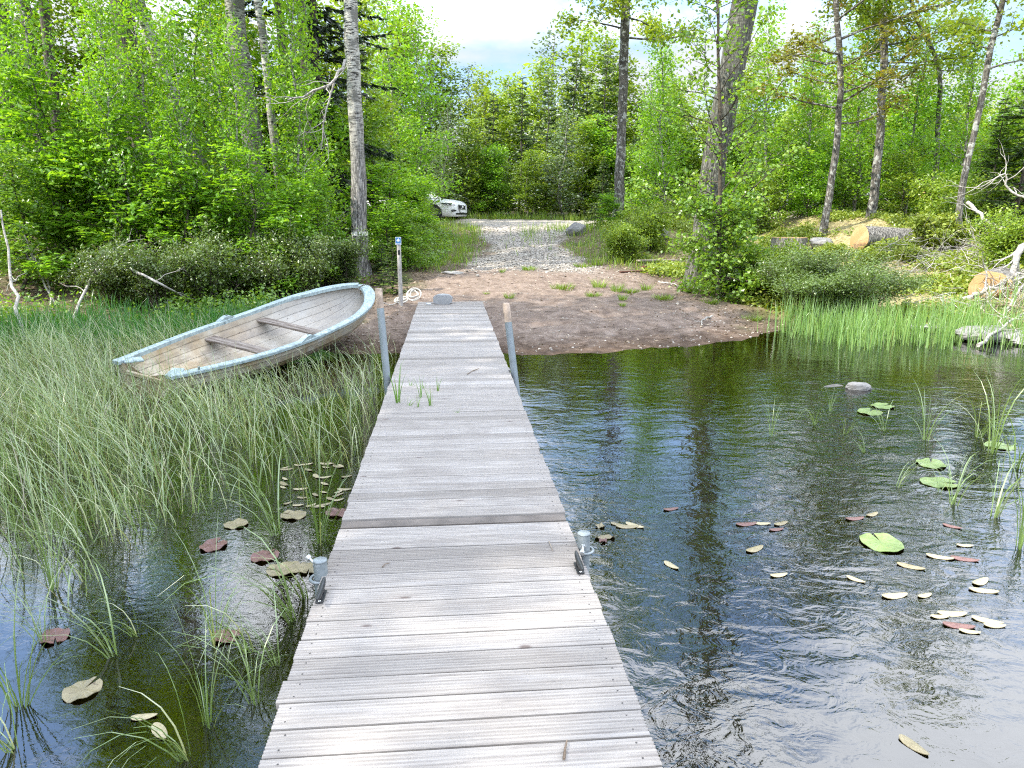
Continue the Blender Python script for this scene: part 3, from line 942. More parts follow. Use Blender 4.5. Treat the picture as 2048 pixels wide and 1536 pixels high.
# thin mooring line from the bow to the rope coil
g = Geo(); p0 = boat_w(BL + .02, -.15, shr[-1] + .01); p1 = np.array(root.location) + (-.15, 0, .06)
s_ = np.linspace(0, 1, 24)[:, None]
ln = p0 + (p1 - p0) * s_ - np.array([0, 0, 1]) * (.28 * 4 * s_ * (1 - s_)) * .6
ln[:, 2] = np.maximum(ln[:, 2], height(ln[:, 0], ln[:, 1]) + .01)
g.tube(ln, .0075, 6)
o = g.build('mooring_line', m_plain('line', (.50, .48, .43), .9), None, tuple(p0))
tag(o, 'thin pale mooring line running from the boat bow to the rope coil', 'rope')

# ================================================================== SIGN POST
b0 = TP(802, 611); tp = PD(797, 474, b0[1] + .02)
root = thing('sign_post', b0, 'thin grey wooden post with a small blue and white sign at its top', 'sign post')
g = Geo(); d = tp - b0
ex = np.array([1, 0, 0.]); 
g.tube([b0 - d * .1, b0 + d * .5, tp - d * .004, tp], [.042, .040, .038, .034], 4, 0, .5)
M['post'] = m_plain('grey_post', (.36, .335, .31), .85, var=.3, scale=20, bump=.3)
g.build('post', M['post'], root, b0)
g = Geo(); sc_ = b0 + d * .945 + (0, -.045, 0)
g.box(sc_, (.105, .008, .14), 0, .5); g.build('sign_panel', m_plain('white_sign', (.72, .74, .75), .35, var=.05), root, b0)
g = Geo(); g.box(sc_ + (0, -.006, .012), (.092, .003, .098), 0, .5); sp_ = g.build('blue_field', m_plain('blue_sign', (.045, .20, .46), .35, var=.08), root, b0)
g = Geo(); a = np.linspace(0, 2 * math.pi, 24, endpoint=False)
rr = .027 * (1 + .10 * np.cos(2 * a)); ring = sc_ + (0, -.0095, .010) + np.stack([rr * np.cos(a), 0 * a, rr * .95 * np.sin(a)], -1)
g.add(np.vstack([sc_ + (0, -.0095, .010), ring]), [(0, 1 + j, 1 + (j + 1) % 24) for j in range(24)], 0, .5)
g.box(sc_ + (.006, -.0095, .044), (.008, .002, .02), 0, .5)
g.build('white_symbol', m_plain('white_print', (.78, .80, .80), .4, var=.03), root, b0)
g = Geo(); g.box(sc_ + (0, -.006, -.055), (.07, .003, .012), 0, .5); g.build('blue_strip', bpy.data.materials['blue_sign'], root, b0)
g = Geo(); g.box(b0 + d * .78 + (.005, -.045, 0), (.04, .02, .085), 0, .5, bevel=.004); g.build('latch', M['black'], root, b0)

# ================================================================== CAR
M['car_paint'] = m_plain('white_car_paint', (.72, .73, .74), .22, var=.02)
M['glass'] = m_plain('dark_glass', (.02, .024, .028), .06, var=.05)
M['rubber'] = m_plain('tyre_rubber', (.022, .022, .022), .8, var=.2)
M['chrome'] = m_plain('chrome', (.75, .76, .77), .15, .9, var=.03)
def build_car():
    # local: +X = front, z = 0 the ground, length 4.9
    hd = R(-20)
    corner = PD(907, 441, 33.0); gz = H(corner[0], corner[1])
    nose_local = np.array([2.40, -.78])           # near front corner
    c, s_ = math.cos(hd), math.sin(hd)
    ox = corner[0] - (c * nose_local[0] - s_ * nose_local[1]); oy = corner[1] - (s_ * nose_local[0] + c * nose_local[1])
    root = thing('parked_car', (ox, oy, gz), 'white estate car whose front end shows past the bushes at the gravel road', 'car', None, hd)
    X = np.array([-2.45, -2.40, -2.2, -1.6, -.9, 0, .8, 1.2, 1.6, 1.95, 2.2, 2.36, 2.44, 2.46])
    W = np.array([.72, .82, .88, .92, .93, .93, .93, .93, .925, .90, .85, .76, .66, .55])
    ZB = np.array([.42, .34, .28, .24, .22, .22, .22, .22, .22, .22, .21, .21, .23, .28])
    ZS = np.array([.80, .88, .93, .95, .95, .94, .93, .925, .91, .88, .83, .76, .68, .60])     # shoulder
    ZT = np.array([.84, .95, 1.0, 1.02, 1.0, 1.0, 1.01, 1.02, 1.0, .97, .92, .85, .76, .66])   # hood / deck centre
    rows = []
    for x, w, zb, zs, zt in zip(X, W, ZB, ZS, ZT):
        pr = [(.0, zb), (w * .88, zb), (w * .985, zb + .08), (w, zb + (zs - zb) * .45), (w * .985, zs - .07), (w * .93, zs), (w * .78, zs + (zt - zs) * .55), (w * .45, zt - .012), (0, zt)]
        full = [(y, z) for y, z in pr] + [(-y, z) for y, z in pr[-2:0:-1]]
        rows.append([(x, y, z) for y, z in full])
    V = np.array(rows); k, m = V.shape[:2]
    i = np.arange(k - 1)[:, None] * m; j = np.arange(m)[None]; j2 = (j + 1) % m
    g = Geo(); g.add(V.reshape(-1, 3), np.stack([i + j, i + m + j, i + m + j2, i + j2], -1).reshape(-1, 4), 0, .5, True)
    for e in (0, k - 1):
        cc = V[e].mean(0)
        g.add(np.vstack([cc, V[e]]), [(0, 1 + q, 1 + (q + 1) % m) for q in range(m)], 0, .5)
    g.build('body', M['car_paint'], root)
    # cabin
    CX = np.array([-2.30, -1.95, -1.2, -.3, .25, .6, 1.20]); CW = np.array([.70, .74, .76, .78, .78, .76, .70]); CZ = np.array([1.06, 1.36, 1.455, 1.47, 1.45, 1.38, 1.03])
    BW = np.array([.80, .86, .88, .89, .89, .88, .82])
    g = Geo(); r2 = Geo(); V = []
    for x, w, z, bw in zip(CX, CW, CZ, BW):
        pr = [(bw, .93), (w + .02, max(.94, z - .10)), (w * .86, z - .01), (0, z + .012)]
        V.append([(x, y, zz) for y, zz in pr] + [(x, -y, zz) for y, zz in pr[-2::-1]])
    V = np.array(V); k, m = V.shape[:2]
    for (jl, geo_) in (((0, 5), g), ((1, 2, 3, 4), r2)):
        i = np.arange(k - 1)[:, None] * m; j = np.array(jl)[None]
        geo_.add(V.reshape(-1, 3), np.stack([i + j, i + m + j, i + m + j + 1, i + j + 1], -1).reshape(-1, 4), 0, .5, False)
    g.build('side_window', M['glass'], root)
    r2.build('roof', M['car_paint'], root)
    g = Geo(); w0, w1 = V[5], V[6]
    g.add([w1[1] + (.012, 0, .012), w1[5] + (.012, 0, .012), w0[5] + (.012, 0, .012), w0[1] + (.012, 0, .012)], [(0, 1, 2, 3)])
    g.build('windscreen', M['glass'], root)
    for x in (1.50, -1.45):
        for sd in (1, -1):
            wr = bpy.data.objects.new('wheel', None); COL.objects.link(wr); wr.parent = root; wr.location = (x, sd * .82, .345)
            g = Geo(); g.lathe([(.20, -.11), (.31, -.115), (.345, -.08), (.345, .08), (.31, .115), (.20, .11)], (0, 0, 0), 28, axis=(0, sd, 0)); g.build('tyre', M['rubber'], wr)
            g = Geo(); g.lathe([(.225, .09), (.235, .108), (.215, .11), (.205, .06)], (0, 0, 0), 28, axis=(0, sd, 0))
            for q in range(5):
                a = q * 2 * math.pi / 5
                for off in (-.16, .16):
                    a2 = a + off
                    g.tube([(.03 * math.cos(a), sd * .085, .03 * math.sin(a)), (.215 * math.cos(a2), sd * .095, .215 * math.sin(a2))], [.022, .016], 5)
            g.lathe([(.001, .1), (.045, .098), (.05, .06)], (0, 0, 0), 12, axis=(0, sd, 0))
            g.build('rim', M['chrome'], wr)
            g = Geo(); a = np.linspace(-.25, math.pi + .25, 22)       # black arch lip, open below
            rows = []
            for rr, yy in ((.30, .845), (.375, .936), (.405, .938), (.41, .92)):
                rows.append(np.stack([x + rr * np.cos(a), np.full(22, sd * yy), .345 + rr * np.sin(a)], -1))
            V_ = np.array(rows); i = np.arange(3)[:, None] * 22; j = np.arange(21)[None]
            g.add(V_.reshape(-1, 3), np.stack([i + j, i + j + 1, i + 22 + j + 1, i + 22 + j], -1).reshape(-1, 4))
            g.lathe([(.001, 0), (.385, 0)], (x, sd * .934, .345), 30, axis=(0, sd, 0))
            g.build('wheel_arch', M['black'], root)
            wr.location = (x, sd * .845, .345)
    for sd in (1, -1):
        V_ = [(2.30, sd * .835, .70), (2.02, sd * .912, .735), (1.78, sd * .935, .79), (1.98, sd * .915, .785), (2.26, sd * .80, .785), (2.40, sd * .66, .73), (2.425, sd * .62, .69)]
        V_ = np.array(V_) + (0.012, sd * .012, .01); cc = V_.mean(0) + (.02, sd * .03, .0)
        g = Geo(); g.add(np.vstack([cc, V_]), [(0, 1 + q, 1 + (q + 1) % 7) for q in range(7)]); hl = g.build('headlight', M['glass'], root)
        g = Geo(); g.tube([(2.16, sd * .90, .715), (2.41, sd * .70, .705)], .016, 6); g.build('light_bar', M['chrome'], hl)
        g = Geo(); V_ = np.array([(2.44, sd * .60, .44), (2.34, sd * .83, .43), (2.30, sd * .86, .50), (2.40, sd * .74, .53), (2.46, sd * .58, .49)]) + (.02, sd * .02, 0)
        g.add(np.vstack([V_.mean(0) + (.02, 0, 0), V_]), [(0, 1 + q, 1 + (q + 1) % 5) for q in range(5)]); g.build('bumper_intake', M['black'], root)
    g = Geo(); a = np.array([(-.40, .72), (.40, .72), (.42, .64), (.36, .53), (-.36, .53), (-.42, .64)])
    V_ = np.column_stack([np.where(a[:, 1] > .6, 2.47, 2.495), a[:, 0], a[:, 1]]); g.add(np.vstack([(2.50, 0, .63), V_]), [(0, 1 + q, 1 + (q + 1) % 6) for q in range(6)])
    gr = g.build('grille', M['black'], root)
    g = Geo(); V2 = np.vstack([V_, V_[:1]]); g.tube(V2 + (.004, 0, 0), .014, 6, caps=False); g.build('grille_frame', M['chrome'], gr)
    g = Geo(); aa = np.linspace(0, 2 * math.pi, 20); g.tube(np.stack([np.full(20, 2.512), .055 * np.cos(aa), .63 + .055 * np.sin(aa)], -1), .012, 6, caps=False)
    g.tube([(2.512, -.2, .55), (2.516, .2, .71)], .010, 6); g.build('emblem', M['chrome'], gr)
    g = Geo(); g.box((2.505, 0, .455), (.012, .50, .11), 0, .5); g.build('number_plate', m_plain('white_plate', (.75, .76, .76), .4, var=.03), root)
    g = Geo(); g.box((2.44, 0, .34), (.08, 1.25, .075), 0, .5); g.build('lower_grille', M['black'], root)
    for sd in (1, -1):
        g = Geo(); g.box((.85, sd * 1.0, 1.02), (.10, .2, .13), 0, .5, bevel=.02); g.build('wing_mirror', M['car_paint'], root)
build_car()

# ================================================================== PLANT BUILDERS
def rot_any(n, r):
    v = r.normal(size=(n, 3)); return v / np.linalg.norm(v, axis=1)[:, None]

def leaf_quads(c, size, r, aspect=.62, droop=.35, lobes=1, spread=.5):
    """diamond leaves, each folded a little along its midrib; lobes = 3 gives a palmate leaf"""
    n = len(c)
    az = r.uniform(0, 2 * math.pi, n); ph = r.normal(droop, spread, n)
    roll = r.normal(0, .6, n)
    L_ = size * r.uniform(.65, 1.25, n)
    out = []
    for k in range(lobes):
        da = 0 if lobes == 1 else (k - 1) * .95
        Lk = L_ if (lobes == 1 or k == 1) else L_ * .72
        a0 = az + da
        A = np.stack([np.cos(a0) * np.cos(ph), np.sin(a0) * np.cos(ph), -np.sin(ph)], -1)
        S_ = np.stack([-np.sin(a0), np.cos(a0), np.zeros(n)], -1)
        N = np.cross(A, S_)
        B = S_ * np.cos(roll)[:, None] + N * np.sin(roll)[:, None]
        N2 = np.cross(A, B)
        w = (Lk * aspect * .5)[:, None]; Lq = Lk[:, None]
        V = np.stack([c, c + A * Lq * .45 + B * w - N2 * w * .25, c + A * Lq, c + A * Lq * .45 - B * w - N2 * w * .25], 1)
        out.append(V)
    return np.concatenate(out), lobes

def poly_interp(path, u):
    path = np.asarray(path, float); k = len(path)
    x = np.linspace(0, 1, k)
    return np.stack([np.interp(u, x, path[:, a]) for a in range(3)], -1)

def wander(p0, d, L_, n, r, curve=0.0, wob=.12):
    """a branch: n points from p0 along d, bending up (curve > 0) or down"""
    pts = [np.asarray(p0, float)]; d = np.asarray(d, float) / np.linalg.norm(d)
    st = L_ / (n - 1)
    for _ in range(n - 1):
        d = d + r.normal(0, wob, 3) + (0, 0, curve / n)
        d /= np.linalg.norm(d); pts.append(pts[-1] + d * st)
    return np.array(pts)

def broadleaf(path, radii, r, t0=.3, nb=22, blen=lambda t: 1.6, elev=.5, curve=.4, nsub=4, leaves=60, size=.08, sigma=.16, lobes=1, aspect=.62,
              sides=8, tint=(.5, .2), thick=.34, leaf_from=.25, az0=0.0, azs=None, bark_wob=True, wob=.14):
    wood, crown = Geo(), Geo()
    path = np.asarray(path, float); k = len(path)
    if bark_wob:
        w = 1 + .05 * r.normal(size=(k, sides))
    else: w = None
    wood.tube(path, radii, sides, 0, .5, wob=w)
    tt = np.linspace(0, 1, k)
    for i in range(nb):
        t = t0 + (1 - t0) * ((i + r.uniform(.1, .9)) / nb)
        p = poly_interp(path, np.array([t]))[0]
        rad = float(np.interp(t, tt, radii))
        az = az0 + (i * 2.39996 + r.normal(0, .4) if azs is None else r.normal(*azs))
        e = elev + r.normal(0, .2)
        L_ = blen(t) * r.uniform(.65, 1.25)
        d = (math.cos(az) * math.cos(e), math.sin(az) * math.cos(e), math.sin(e))
        br = wander(p, d, L_, 6, r, curve, wob)
        r0 = max(min(rad * thick * 1.6, .012 * L_ + .004), .004)
        wood.tube(br, np.linspace(r0, .003, 6), 5, 0, .5, caps=False)
        segs = [br]
        for q in range(nsub):
            u = r.uniform(.25, .95)
            p2 = poly_interp(br, np.array([u]))[0]
            dd = np.array(d) + r.normal(0, .7, 3); dd[2] = dd[2] * .6 + .1
            sb = wander(p2, dd, L_ * .5 * (1.15 - u), 4, r, curve * .5, wob)
            wood.tube(sb, np.linspace(r0 * .45 + .001, .002, 4), 4, 0, .5, caps=False)
            segs.append(sb)
        nl = int(leaves * L_ / max(blen(.5), .1))
        if nl > 0:
            which = r.integers(0, len(segs), nl)
            C = np.zeros((nl, 3))
            for q, sg in enumerate(segs):
                mk = which == q
                C[mk] = poly_interp(sg, r.uniform(leaf_from if q == 0 else .1, 1.0, mk.sum()))
            C += r.normal(0, sigma, (nl, 3)) * (1, 1, .7)
            V, lb = leaf_quads(C, size, r, aspect, lobes=lobes)
            tn = np.clip(r.normal(tint[0] + r.normal(0, .08), tint[1], nl), 0, 1)
            crown.cards(V, 0, np.tile(tn, lb))
    return wood, crown

def spruce(Hh, Rr, r, whorls=24, tip=.25, dens=1.0, droop=.25, zmin=.04, r0=.06, needle=.13, bare=0.0):
    wood, crown = Geo(), Geo()
    path = np.stack([.02 * Hh * np.sin(np.linspace(0, 3, 8)) * r.normal(), 0 * np.linspace(0, 1, 8), np.linspace(0, Hh, 8)], -1) if False else \
        np.stack([np.cumsum(r.normal(0, .008 * Hh, 8)), np.cumsum(r.normal(0, .008 * Hh, 8)), np.linspace(0, Hh, 8)], -1)
    path[0, :2] = 0
    wood.tube(path, np.linspace(r0, .006, 8), 7)
    for w in range(whorls):
        t = zmin + (1 - zmin) * (w + r.uniform(0, .5)) / whorls
        p = poly_interp(path, np.array([t]))[0]
        Lb = Rr * (1 - t) ** .85 * r.uniform(.75, 1.2) + .06
        if t < bare: Lb *= .4
        for q in range(r.integers(5, 8)):
            az = r.uniform(0, 2 * math.pi)
            e = .35 * t - droop * (1 - t) + r.normal(0, .12)
            d = (math.cos(az) * math.cos(e), math.sin(az) * math.cos(e), math.sin(e))
            L_ = Lb * r.uniform(.7, 1.1)
            br = wander(p, d, L_, 5, r, -.25 * (1 - t) + .15, .06)
            wood.tube(br, np.linspace(.008 + .006 * L_, .002, 5), 4, 0, .5, caps=False)
            n = max(4, int(46 * L_ * dens))
            u = r.uniform(.08, 1.0, n) ** .8
            c = poly_interp(br, u)
            D = br[-1] - br[0]; D /= np.linalg.norm(D) + 1e-9
            S_ = np.cross(D, (0, 0, 1.)); S_ /= np.linalg.norm(S_) + 1e-9
            sd = r.choice([-1, 1], n)[:, None]
            A = D[None] * r.uniform(.5, 1.0, (n, 1)) + S_[None] * sd * r.uniform(.2, 1.0, (n, 1)) + r.normal(0, .22, (n, 3)) + np.array([0, 0, -1])[None] * r.uniform(0, .5, (n, 1))
            A /= np.linalg.norm(A, axis=1)[:, None]
            Ln = (needle * r.uniform(.6, 1.4, n) * (1.25 - .5 * u))[:, None]
            B = np.cross(A, rot_any(n, r)); B /= np.linalg.norm(B, axis=1)[:, None] + 1e-9
            wd = Ln * .13
            V = np.stack([c, c + A * Ln * .5 + B * wd, c + A * Ln, c + A * Ln * .5 - B * wd], 1)
            tn = np.clip(r.normal(.35, .15, n) + (u > .86) * tip * 1.6, 0, 1)
            crown.cards(V, 0, tn)
    # leading shoot
    n = int(20); c = path[-1] + np.stack([np.zeros(n), np.zeros(n), r.uniform(-.5, 0, n)], -1)
    A = np.stack([r.normal(0, .5, n), r.normal(0, .5, n), np.ones(n)], -1); A /= np.linalg.norm(A, axis=1)[:, None]
    B = np.cross(A, rot_any(n, r)); Ln = .10
    crown.cards(np.stack([c, c + A * Ln * .5 + B * .012, c + A * Ln, c + A * Ln * .5 - B * .012], 1), 0, .8)
    return wood, crown

def blades(base, h, w, lean_az, lean0, bend, r, seg=5, tint=None, tipdrop=0.0):
    """n grass or reed blades as tapering ribbons that bow over"""
    n = len(base)
    u = np.linspace(0, 1, seg + 1)
    az = lean_az[:, None] + r.normal(0, .03, (n, seg + 1)).cumsum(1)
    th = lean0[:, None] + bend[:, None] * (u[None] ** 1.6)
    st = (h / seg)[:, None]
    dx = np.sin(th) * np.cos(az) * st; dy = np.sin(th) * np.sin(az) * st; dz = np.cos(th) * st
    D = np.stack([dx, dy, dz], -1)
    Pn = base[:, None] + np.concatenate([np.zeros((n, 1, 3)), np.cumsum(D[:, :-1], 1)], 1)
    sa = lean_az + r.uniform(-1.4, 1.4, n) + math.pi / 2
    B = np.stack([np.cos(sa), np.sin(sa), 0 * sa], -1)[:, None]
    ww = (w[:, None] * (1 - u[None] ** 2.2) * .5 + .0006)[..., None]
    V = np.stack([Pn - B * ww, Pn + B * ww], 2)                # n, seg+1, 2, 3
    m = (seg + 1) * 2
    b = np.arange(n)[:, None] * m; j = np.arange(seg)[None] * 2
    F = np.stack([b + j, b + j + 1, b + j + 3, b + j + 2], -1).reshape(-1, 4)
    return V.reshape(-1, 3), F, np.repeat(tint if tint is not None else np.full(n, .5), m)

def trunk_path(pix, y0, y1, r, ext=0, wob=0.0, dirx=None):
    """pix: pixel points from the foot up; the foot is on the ground, depth runs y0 -> y1; ext adds metres of stem above"""
    pts = []
    n = len(pix)
    for i, (a, b) in enumerate(pix):
        pts.append(PD(a, b, y0 + (y1 - y0) * i / max(n - 1, 1)))
    pts = np.array(pts)
    pts[0, 2] = min(pts[0, 2], H(pts[0, 0], pts[0, 1])) - .05
    if ext > 0:
        d = pts[-1] - pts[max(0, n - 3)]; d /= np.linalg.norm(d); d = d * .3 + np.array([0, 0, .7]); d /= np.linalg.norm(d)
        k = max(2, int(ext / 1.2))
        for q in range(k):
            dd = d + r.normal(0, .06, 3); pts = np.vstack([pts, pts[-1] + dd / np.linalg.norm(dd) * ext / k])
    # resample evenly
    seg = np.linalg.norm(np.diff(pts, axis=0), axis=1); s_ = np.concatenate([[0], np.cumsum(seg)])
    m = max(6, int(s_[-1] / .55))
    q = np.linspace(0, s_[-1], m)
    out = np.stack([np.interp(q, s_, pts[:, a]) for a in range(3)], -1)
    for _ in range(2):
        o2 = out.copy(); o2[1:-1] = (out[:-2] + 2 * out[1:-1] + out[2:]) / 4; out = o2
    out[1:-1] += r.normal(0, wob, (m - 2, 3)) * (1, 1, 0)
    return out

def taper(m, r0, r1, flare=1.35):
    t = np.linspace(0, 1, m)
    return (r0 + (r1 - r0) * t ** .9) * (1 + (flare - 1) * np.exp(-t * m * .55 / .5))

def make_tree(name, label, cat, path, radii, bark_m, leaf_m, seed, group=None, extra=None, parts=('trunk', 'crown'), **kw):
    r = np.random.default_rng(seed)
    root = thing(name, path[0], label, cat, group)
    wood, crown = broadleaf(path, radii, r, **kw)
    wood.build(parts[0], M[bark_m], root, path[0])
    if crown.v: crown.build(parts[1], M[leaf_m], root, path[0])
    return root

class Proto:
    def __init__(s, root): s.root = root; s.used = False
    def put(s, loc, rz=0.0, scale=1.0, label=None, group=None, tilt=(0, 0)):
        if s.used: return dup(s.root, loc, rz, scale, label, group, tilt)
        s.used = True; o = s.root
        o.location = tuple(loc); o.rotation_euler = (tilt[0], tilt[1], rz); o.scale = (scale,) * 3 if np.isscalar(scale) else scale
        if label: o['label'] = label
        if group: o['group'] = group
        return o

def proto(name, cat, wood, crown, bm, lm, parts=('trunk', 'crown')):
    root = thing(name, (0, 0, 0), name, cat)
    wood.build(parts[0], M[bm], root); crown.build(parts[1], M[lm], root)
    return Proto(root)

def straight(h, r, k=9, w=.02):
    p = np.stack([np.cumsum(r.normal(0, w * h, k)), np.cumsum(r.normal(0, w * h, k)), np.linspace(0, h, k)], -1); p[0, :2] = 0
    return p

# ---------------------------------------------------------------- hero trees, left
def hero(name, label, pix, y0, y1, r0, r1, ext, bark_m, leaf_m, seed, group=None, cat='tree', **kw):
    r = np.random.default_rng(seed)
    p = trunk_path(pix, y0, y1, r, ext, .012)
    return make_tree(name, label, cat, p, taper(len(p), r0, r1), bark_m, leaf_m, seed + 1, group, sides=kw.pop('sides', 12), **kw), p
tall = dict(nb=26, blen=lambda t: 2.6 * (1.15 - t * .7), elev=.45, curve=-.15, nsub=4, leaves=185, size=.15, sigma=.34)
G_L = 'tall trees in the wood left of the dock'
t, pth = hero('birch_tree', 'pale birch with a painted white band low on its trunk, behind the leaning pole', [(725, 558), (721, 450), (714, 300), (706, 130), (700, 0)], 17.2, 17.0, .185, .10, 9, 'bark_birch', 'leaf_birch', 11, G_L, t0=.60, **tall)
# painted band
g = Geo(); bz = PD(722, 467, 17.2); f = np.interp(bz[2], pth[:, 2], np.arange(len(pth)))
rad = np.interp(f, np.arange(len(pth)), taper(len(pth), .185, .10))
c0 = np.array([np.interp(bz[2], pth[:, 2], pth[:, 0]), np.interp(bz[2], pth[:, 2], pth[:, 1]), bz[2]])
rr = np.random.default_rng(3)
g.tube([c0 + (0, 0, z) for z in (-.045, -.02, .02, .045)], rad * 1.035, 24, 0, .5, caps=False, wob=1 + .02 * rr.normal(size=(4, 24)))
g.build('painted_band', m_plain('white_paint', (.70, .69, .66), .8, var=.25, scale=30), t, pth[0])
hero('aspen_tree', 'thick grey aspen trunk with dark horizontal marks between two birches', [(538, 490), (520, 400), (497, 240), (478, 100), (466, 0)], 20, 19.6, .29, .17, 9, 'bark_aspen', 'leaf_birch', 21, G_L, t0=.58, **tall)
hero('dark_tree', 'thick dark trunk rising at the left of the leaning white birch', [(318, 490), (296, 390), (270, 220), (250, 60), (243, 0)], 19, 19, .34, .17, 9, 'bark_dark', 'leaf_birch', 31, G_L, t0=.55, **tall)
hero('leaning_birch', 'white birch with black scars leaning left across the dark trunk', [(470, 490), (432, 395), (380, 275), (332, 160), (292, 50), (272, 0)], 17.5, 16.5, .155, .09, 7, 'bark_birch', 'leaf_birch', 41, G_L, t0=.62, **tall)
hero('slim_birch', 'slim white birch just right of the thick aspen', [(574, 490), (561, 380), (545, 240), (528, 100), (518, 0)], 18.5, 18.3, .115, .06, 7, 'bark_birch', 'leaf_birch', 51, G_L, t0=.62, **tall)
hero('grey_tree', 'straight grey trunk, right one of a close pair beside the banded birch', [(628, 508), (620, 330), (608, 120), (602, 0)], 20, 20, .125, .09, 9, 'bark_dark', 'leaf_birch', 61, G_L, t0=.6, **tall)
hero('grey_tree', 'straight grey trunk, left one of a close pair beside the banded birch', [(600, 508), (588, 330), (569, 130), (557, 0)], 21, 21, .14, .09, 9, 'bark_dark', 'leaf_birch', 71, G_L, t0=.6, **tall)
hero('dark_tree', 'thin dark trunk, left one of the pair near the left edge', [(103, 492), (86, 330), (62, 130), (48, 0)], 20, 20, .15, .09, 9, 'bark_dark', 'leaf_birch', 81, G_L, t0=.55, **tall)
hero('dark_tree', 'thin dark trunk, right one of the pair near the left edge', [(128, 492), (119, 330), (104, 160), (86, 0)], 20, 20, .135, .08, 9, 'bark_dark', 'leaf_birch', 91, G_L, t0=.55, **tall)
hero('dark_tree', 'black stem half hidden by leaves at the left edge', [(26, 470), (20, 330), (12, 150), (8, 0)], 19, 19, .17, .10, 9, 'bark_dark', 'leaf_birch', 101, G_L, t0=.55, **tall)

# the dark spruce behind the banded birch
r = np.random.default_rng(5)
wd, cr = spruce(17, 3.1, r, 34, .1, 1.5, .42, .10, .2, .20)
b_ = TP(668, 508)
sp_ = proto('spruce_tree', 'tree', wd, cr, 'bark_dark', 'needle_dark')
sp_.put(PD(668, 508, 21.5) * (1, 1, 0) + (0, 0, H(*PD(668, 508, 21.5)[:2]) - .05), 0, 1, 'tall dark spruce with drooping boughs right behind the banded birch', G_L)

# unseen tall trees added outside the view; their crowns shade the dock and the bay
r = np.random.default_rng(6)
p = straight(17, r, 12, .008)
wd, cr = broadleaf(p, taper(12, .2, .05), r, t0=.25, nb=34, blen=lambda t: 3.4 * (1.1 - .75 * t), elev=.35, curve=-.1, nsub=4, leaves=230, size=.22, sigma=.4)
bank = proto('birch_tree', 'tree', wd, cr, 'bark_birch', 'leaf_birch')
for k, (x, y, s_) in enumerate([(-12, 7.6, 1.0), (-12.6, 4.6, 1.05), (-12.2, 2.6, 1.1), (-13.2, .4, 1.1), (-13.8, -1.4, 1.05), (-14.6, -4.4, 1.1), (-13.4, -7.4, 1.05), (-17.6, 5.6, 1.1), (-18, .6, 1.15), (-18, -4.5, 1.1)]):
    bank.put((x, y, H(x, y) - .05), k * 1.7, s_, 'unseen tall birch added to shade the dock', 'unseen birches added for shade')

# ---------------------------------------------------------------- hero trees, right
G_R = 'tall trees standing right of the gravel track'
hero('oak_tree', 'straight trunk spotted with pale lichen on the mound right of the gravel track', [(1236, 452), (1241, 330), (1246, 180), (1250, 60), (1251, 0)], 25.5, 25.5, .17, .12, 5.5, 'bark_oak', 'leaf_oak', 111, G_R,
     t0=.46, nb=26, blen=lambda t: 3.2 * (1.15 - t * .55), elev=.0, curve=.2, nsub=6, leaves=380, size=.14, sigma=.20, lobes=1, aspect=.7)
bigt, bpth = hero('aspen_tree', 'very thick rough trunk leaning right beside the leafy alder', [(1398, 552), (1412, 440), (1440, 260), (1470, 110), (1494, 0)], 16.8, 16.6, .275, .215, 12, 'bark_big', 'leaf_birch', 121, G_R,
     t0=.42, nb=32, blen=lambda t: 3.6 * (1.1 - t * .6), elev=.3, curve=.1, nsub=6, leaves=45, size=.10, sigma=.2, sides=18)
hero('oak_tree', 'crooked slim trunk with copper coloured leaves, left of the straight spotted trunk', [(1645, 470), (1656, 400), (1672, 340), (1668, 285), (1684, 195), (1680, 120), (1673, 40), (1670, 0)], 22, 21.5, .105, .06, 3.5, 'bark_oak', 'leaf_copper', 131, G_R,
     t0=.32, nb=26, blen=lambda t: 2.7 * (1.1 - t * .4), elev=.1, curve=.1, nsub=6, leaves=210, size=.115, sigma=.14, lobes=3, aspect=.5)
hero('oak_tree', 'straight spotted trunk rising behind the big felled log', [(1738, 466), (1750, 370), (1762, 250), (1769, 110), (1768, 0)], 23, 23, .13, .09, 4.5, 'bark_oak', 'leaf_oak', 141, G_R,
     t0=.44, nb=28, blen=lambda t: 2.9 * (1.1 - t * .5), elev=.1, curve=.1, nsub=6, leaves=330, size=.13, sigma=.20, aspect=.7)
hero('oak_tree', 'short bent stem forking under pale leaves, far behind the felled log', [(1866, 400), (1874, 310), (1878, 200), (1888, 125), (1862, 92), (1838, 60), (1822, 20)], 26, 25.5, .095, .05, 2.0, 'bark_oak', 'leaf_oak', 151, G_R,
     t0=.52, nb=20, blen=lambda t: 2.2, elev=.1, curve=.2, nsub=5, leaves=230, size=.12, sigma=.16, aspect=.7)
hero('oak_tree', 'thin crooked tree curving up right above the brushwood', [(1906, 522), (1918, 420), (1934, 320), (1958, 230), (1972, 140), (1986, 60), (2008, 0)], 18, 17.6, .078, .05, 4.5, 'bark_oak', 'leaf_oak', 161, G_R,
     t0=.42, nb=22, blen=lambda t: 1.7 * (1.1 - t * .4), elev=.15, curve=.2, nsub=6, leaves=230, size=.11, sigma=.14, aspect=.7)
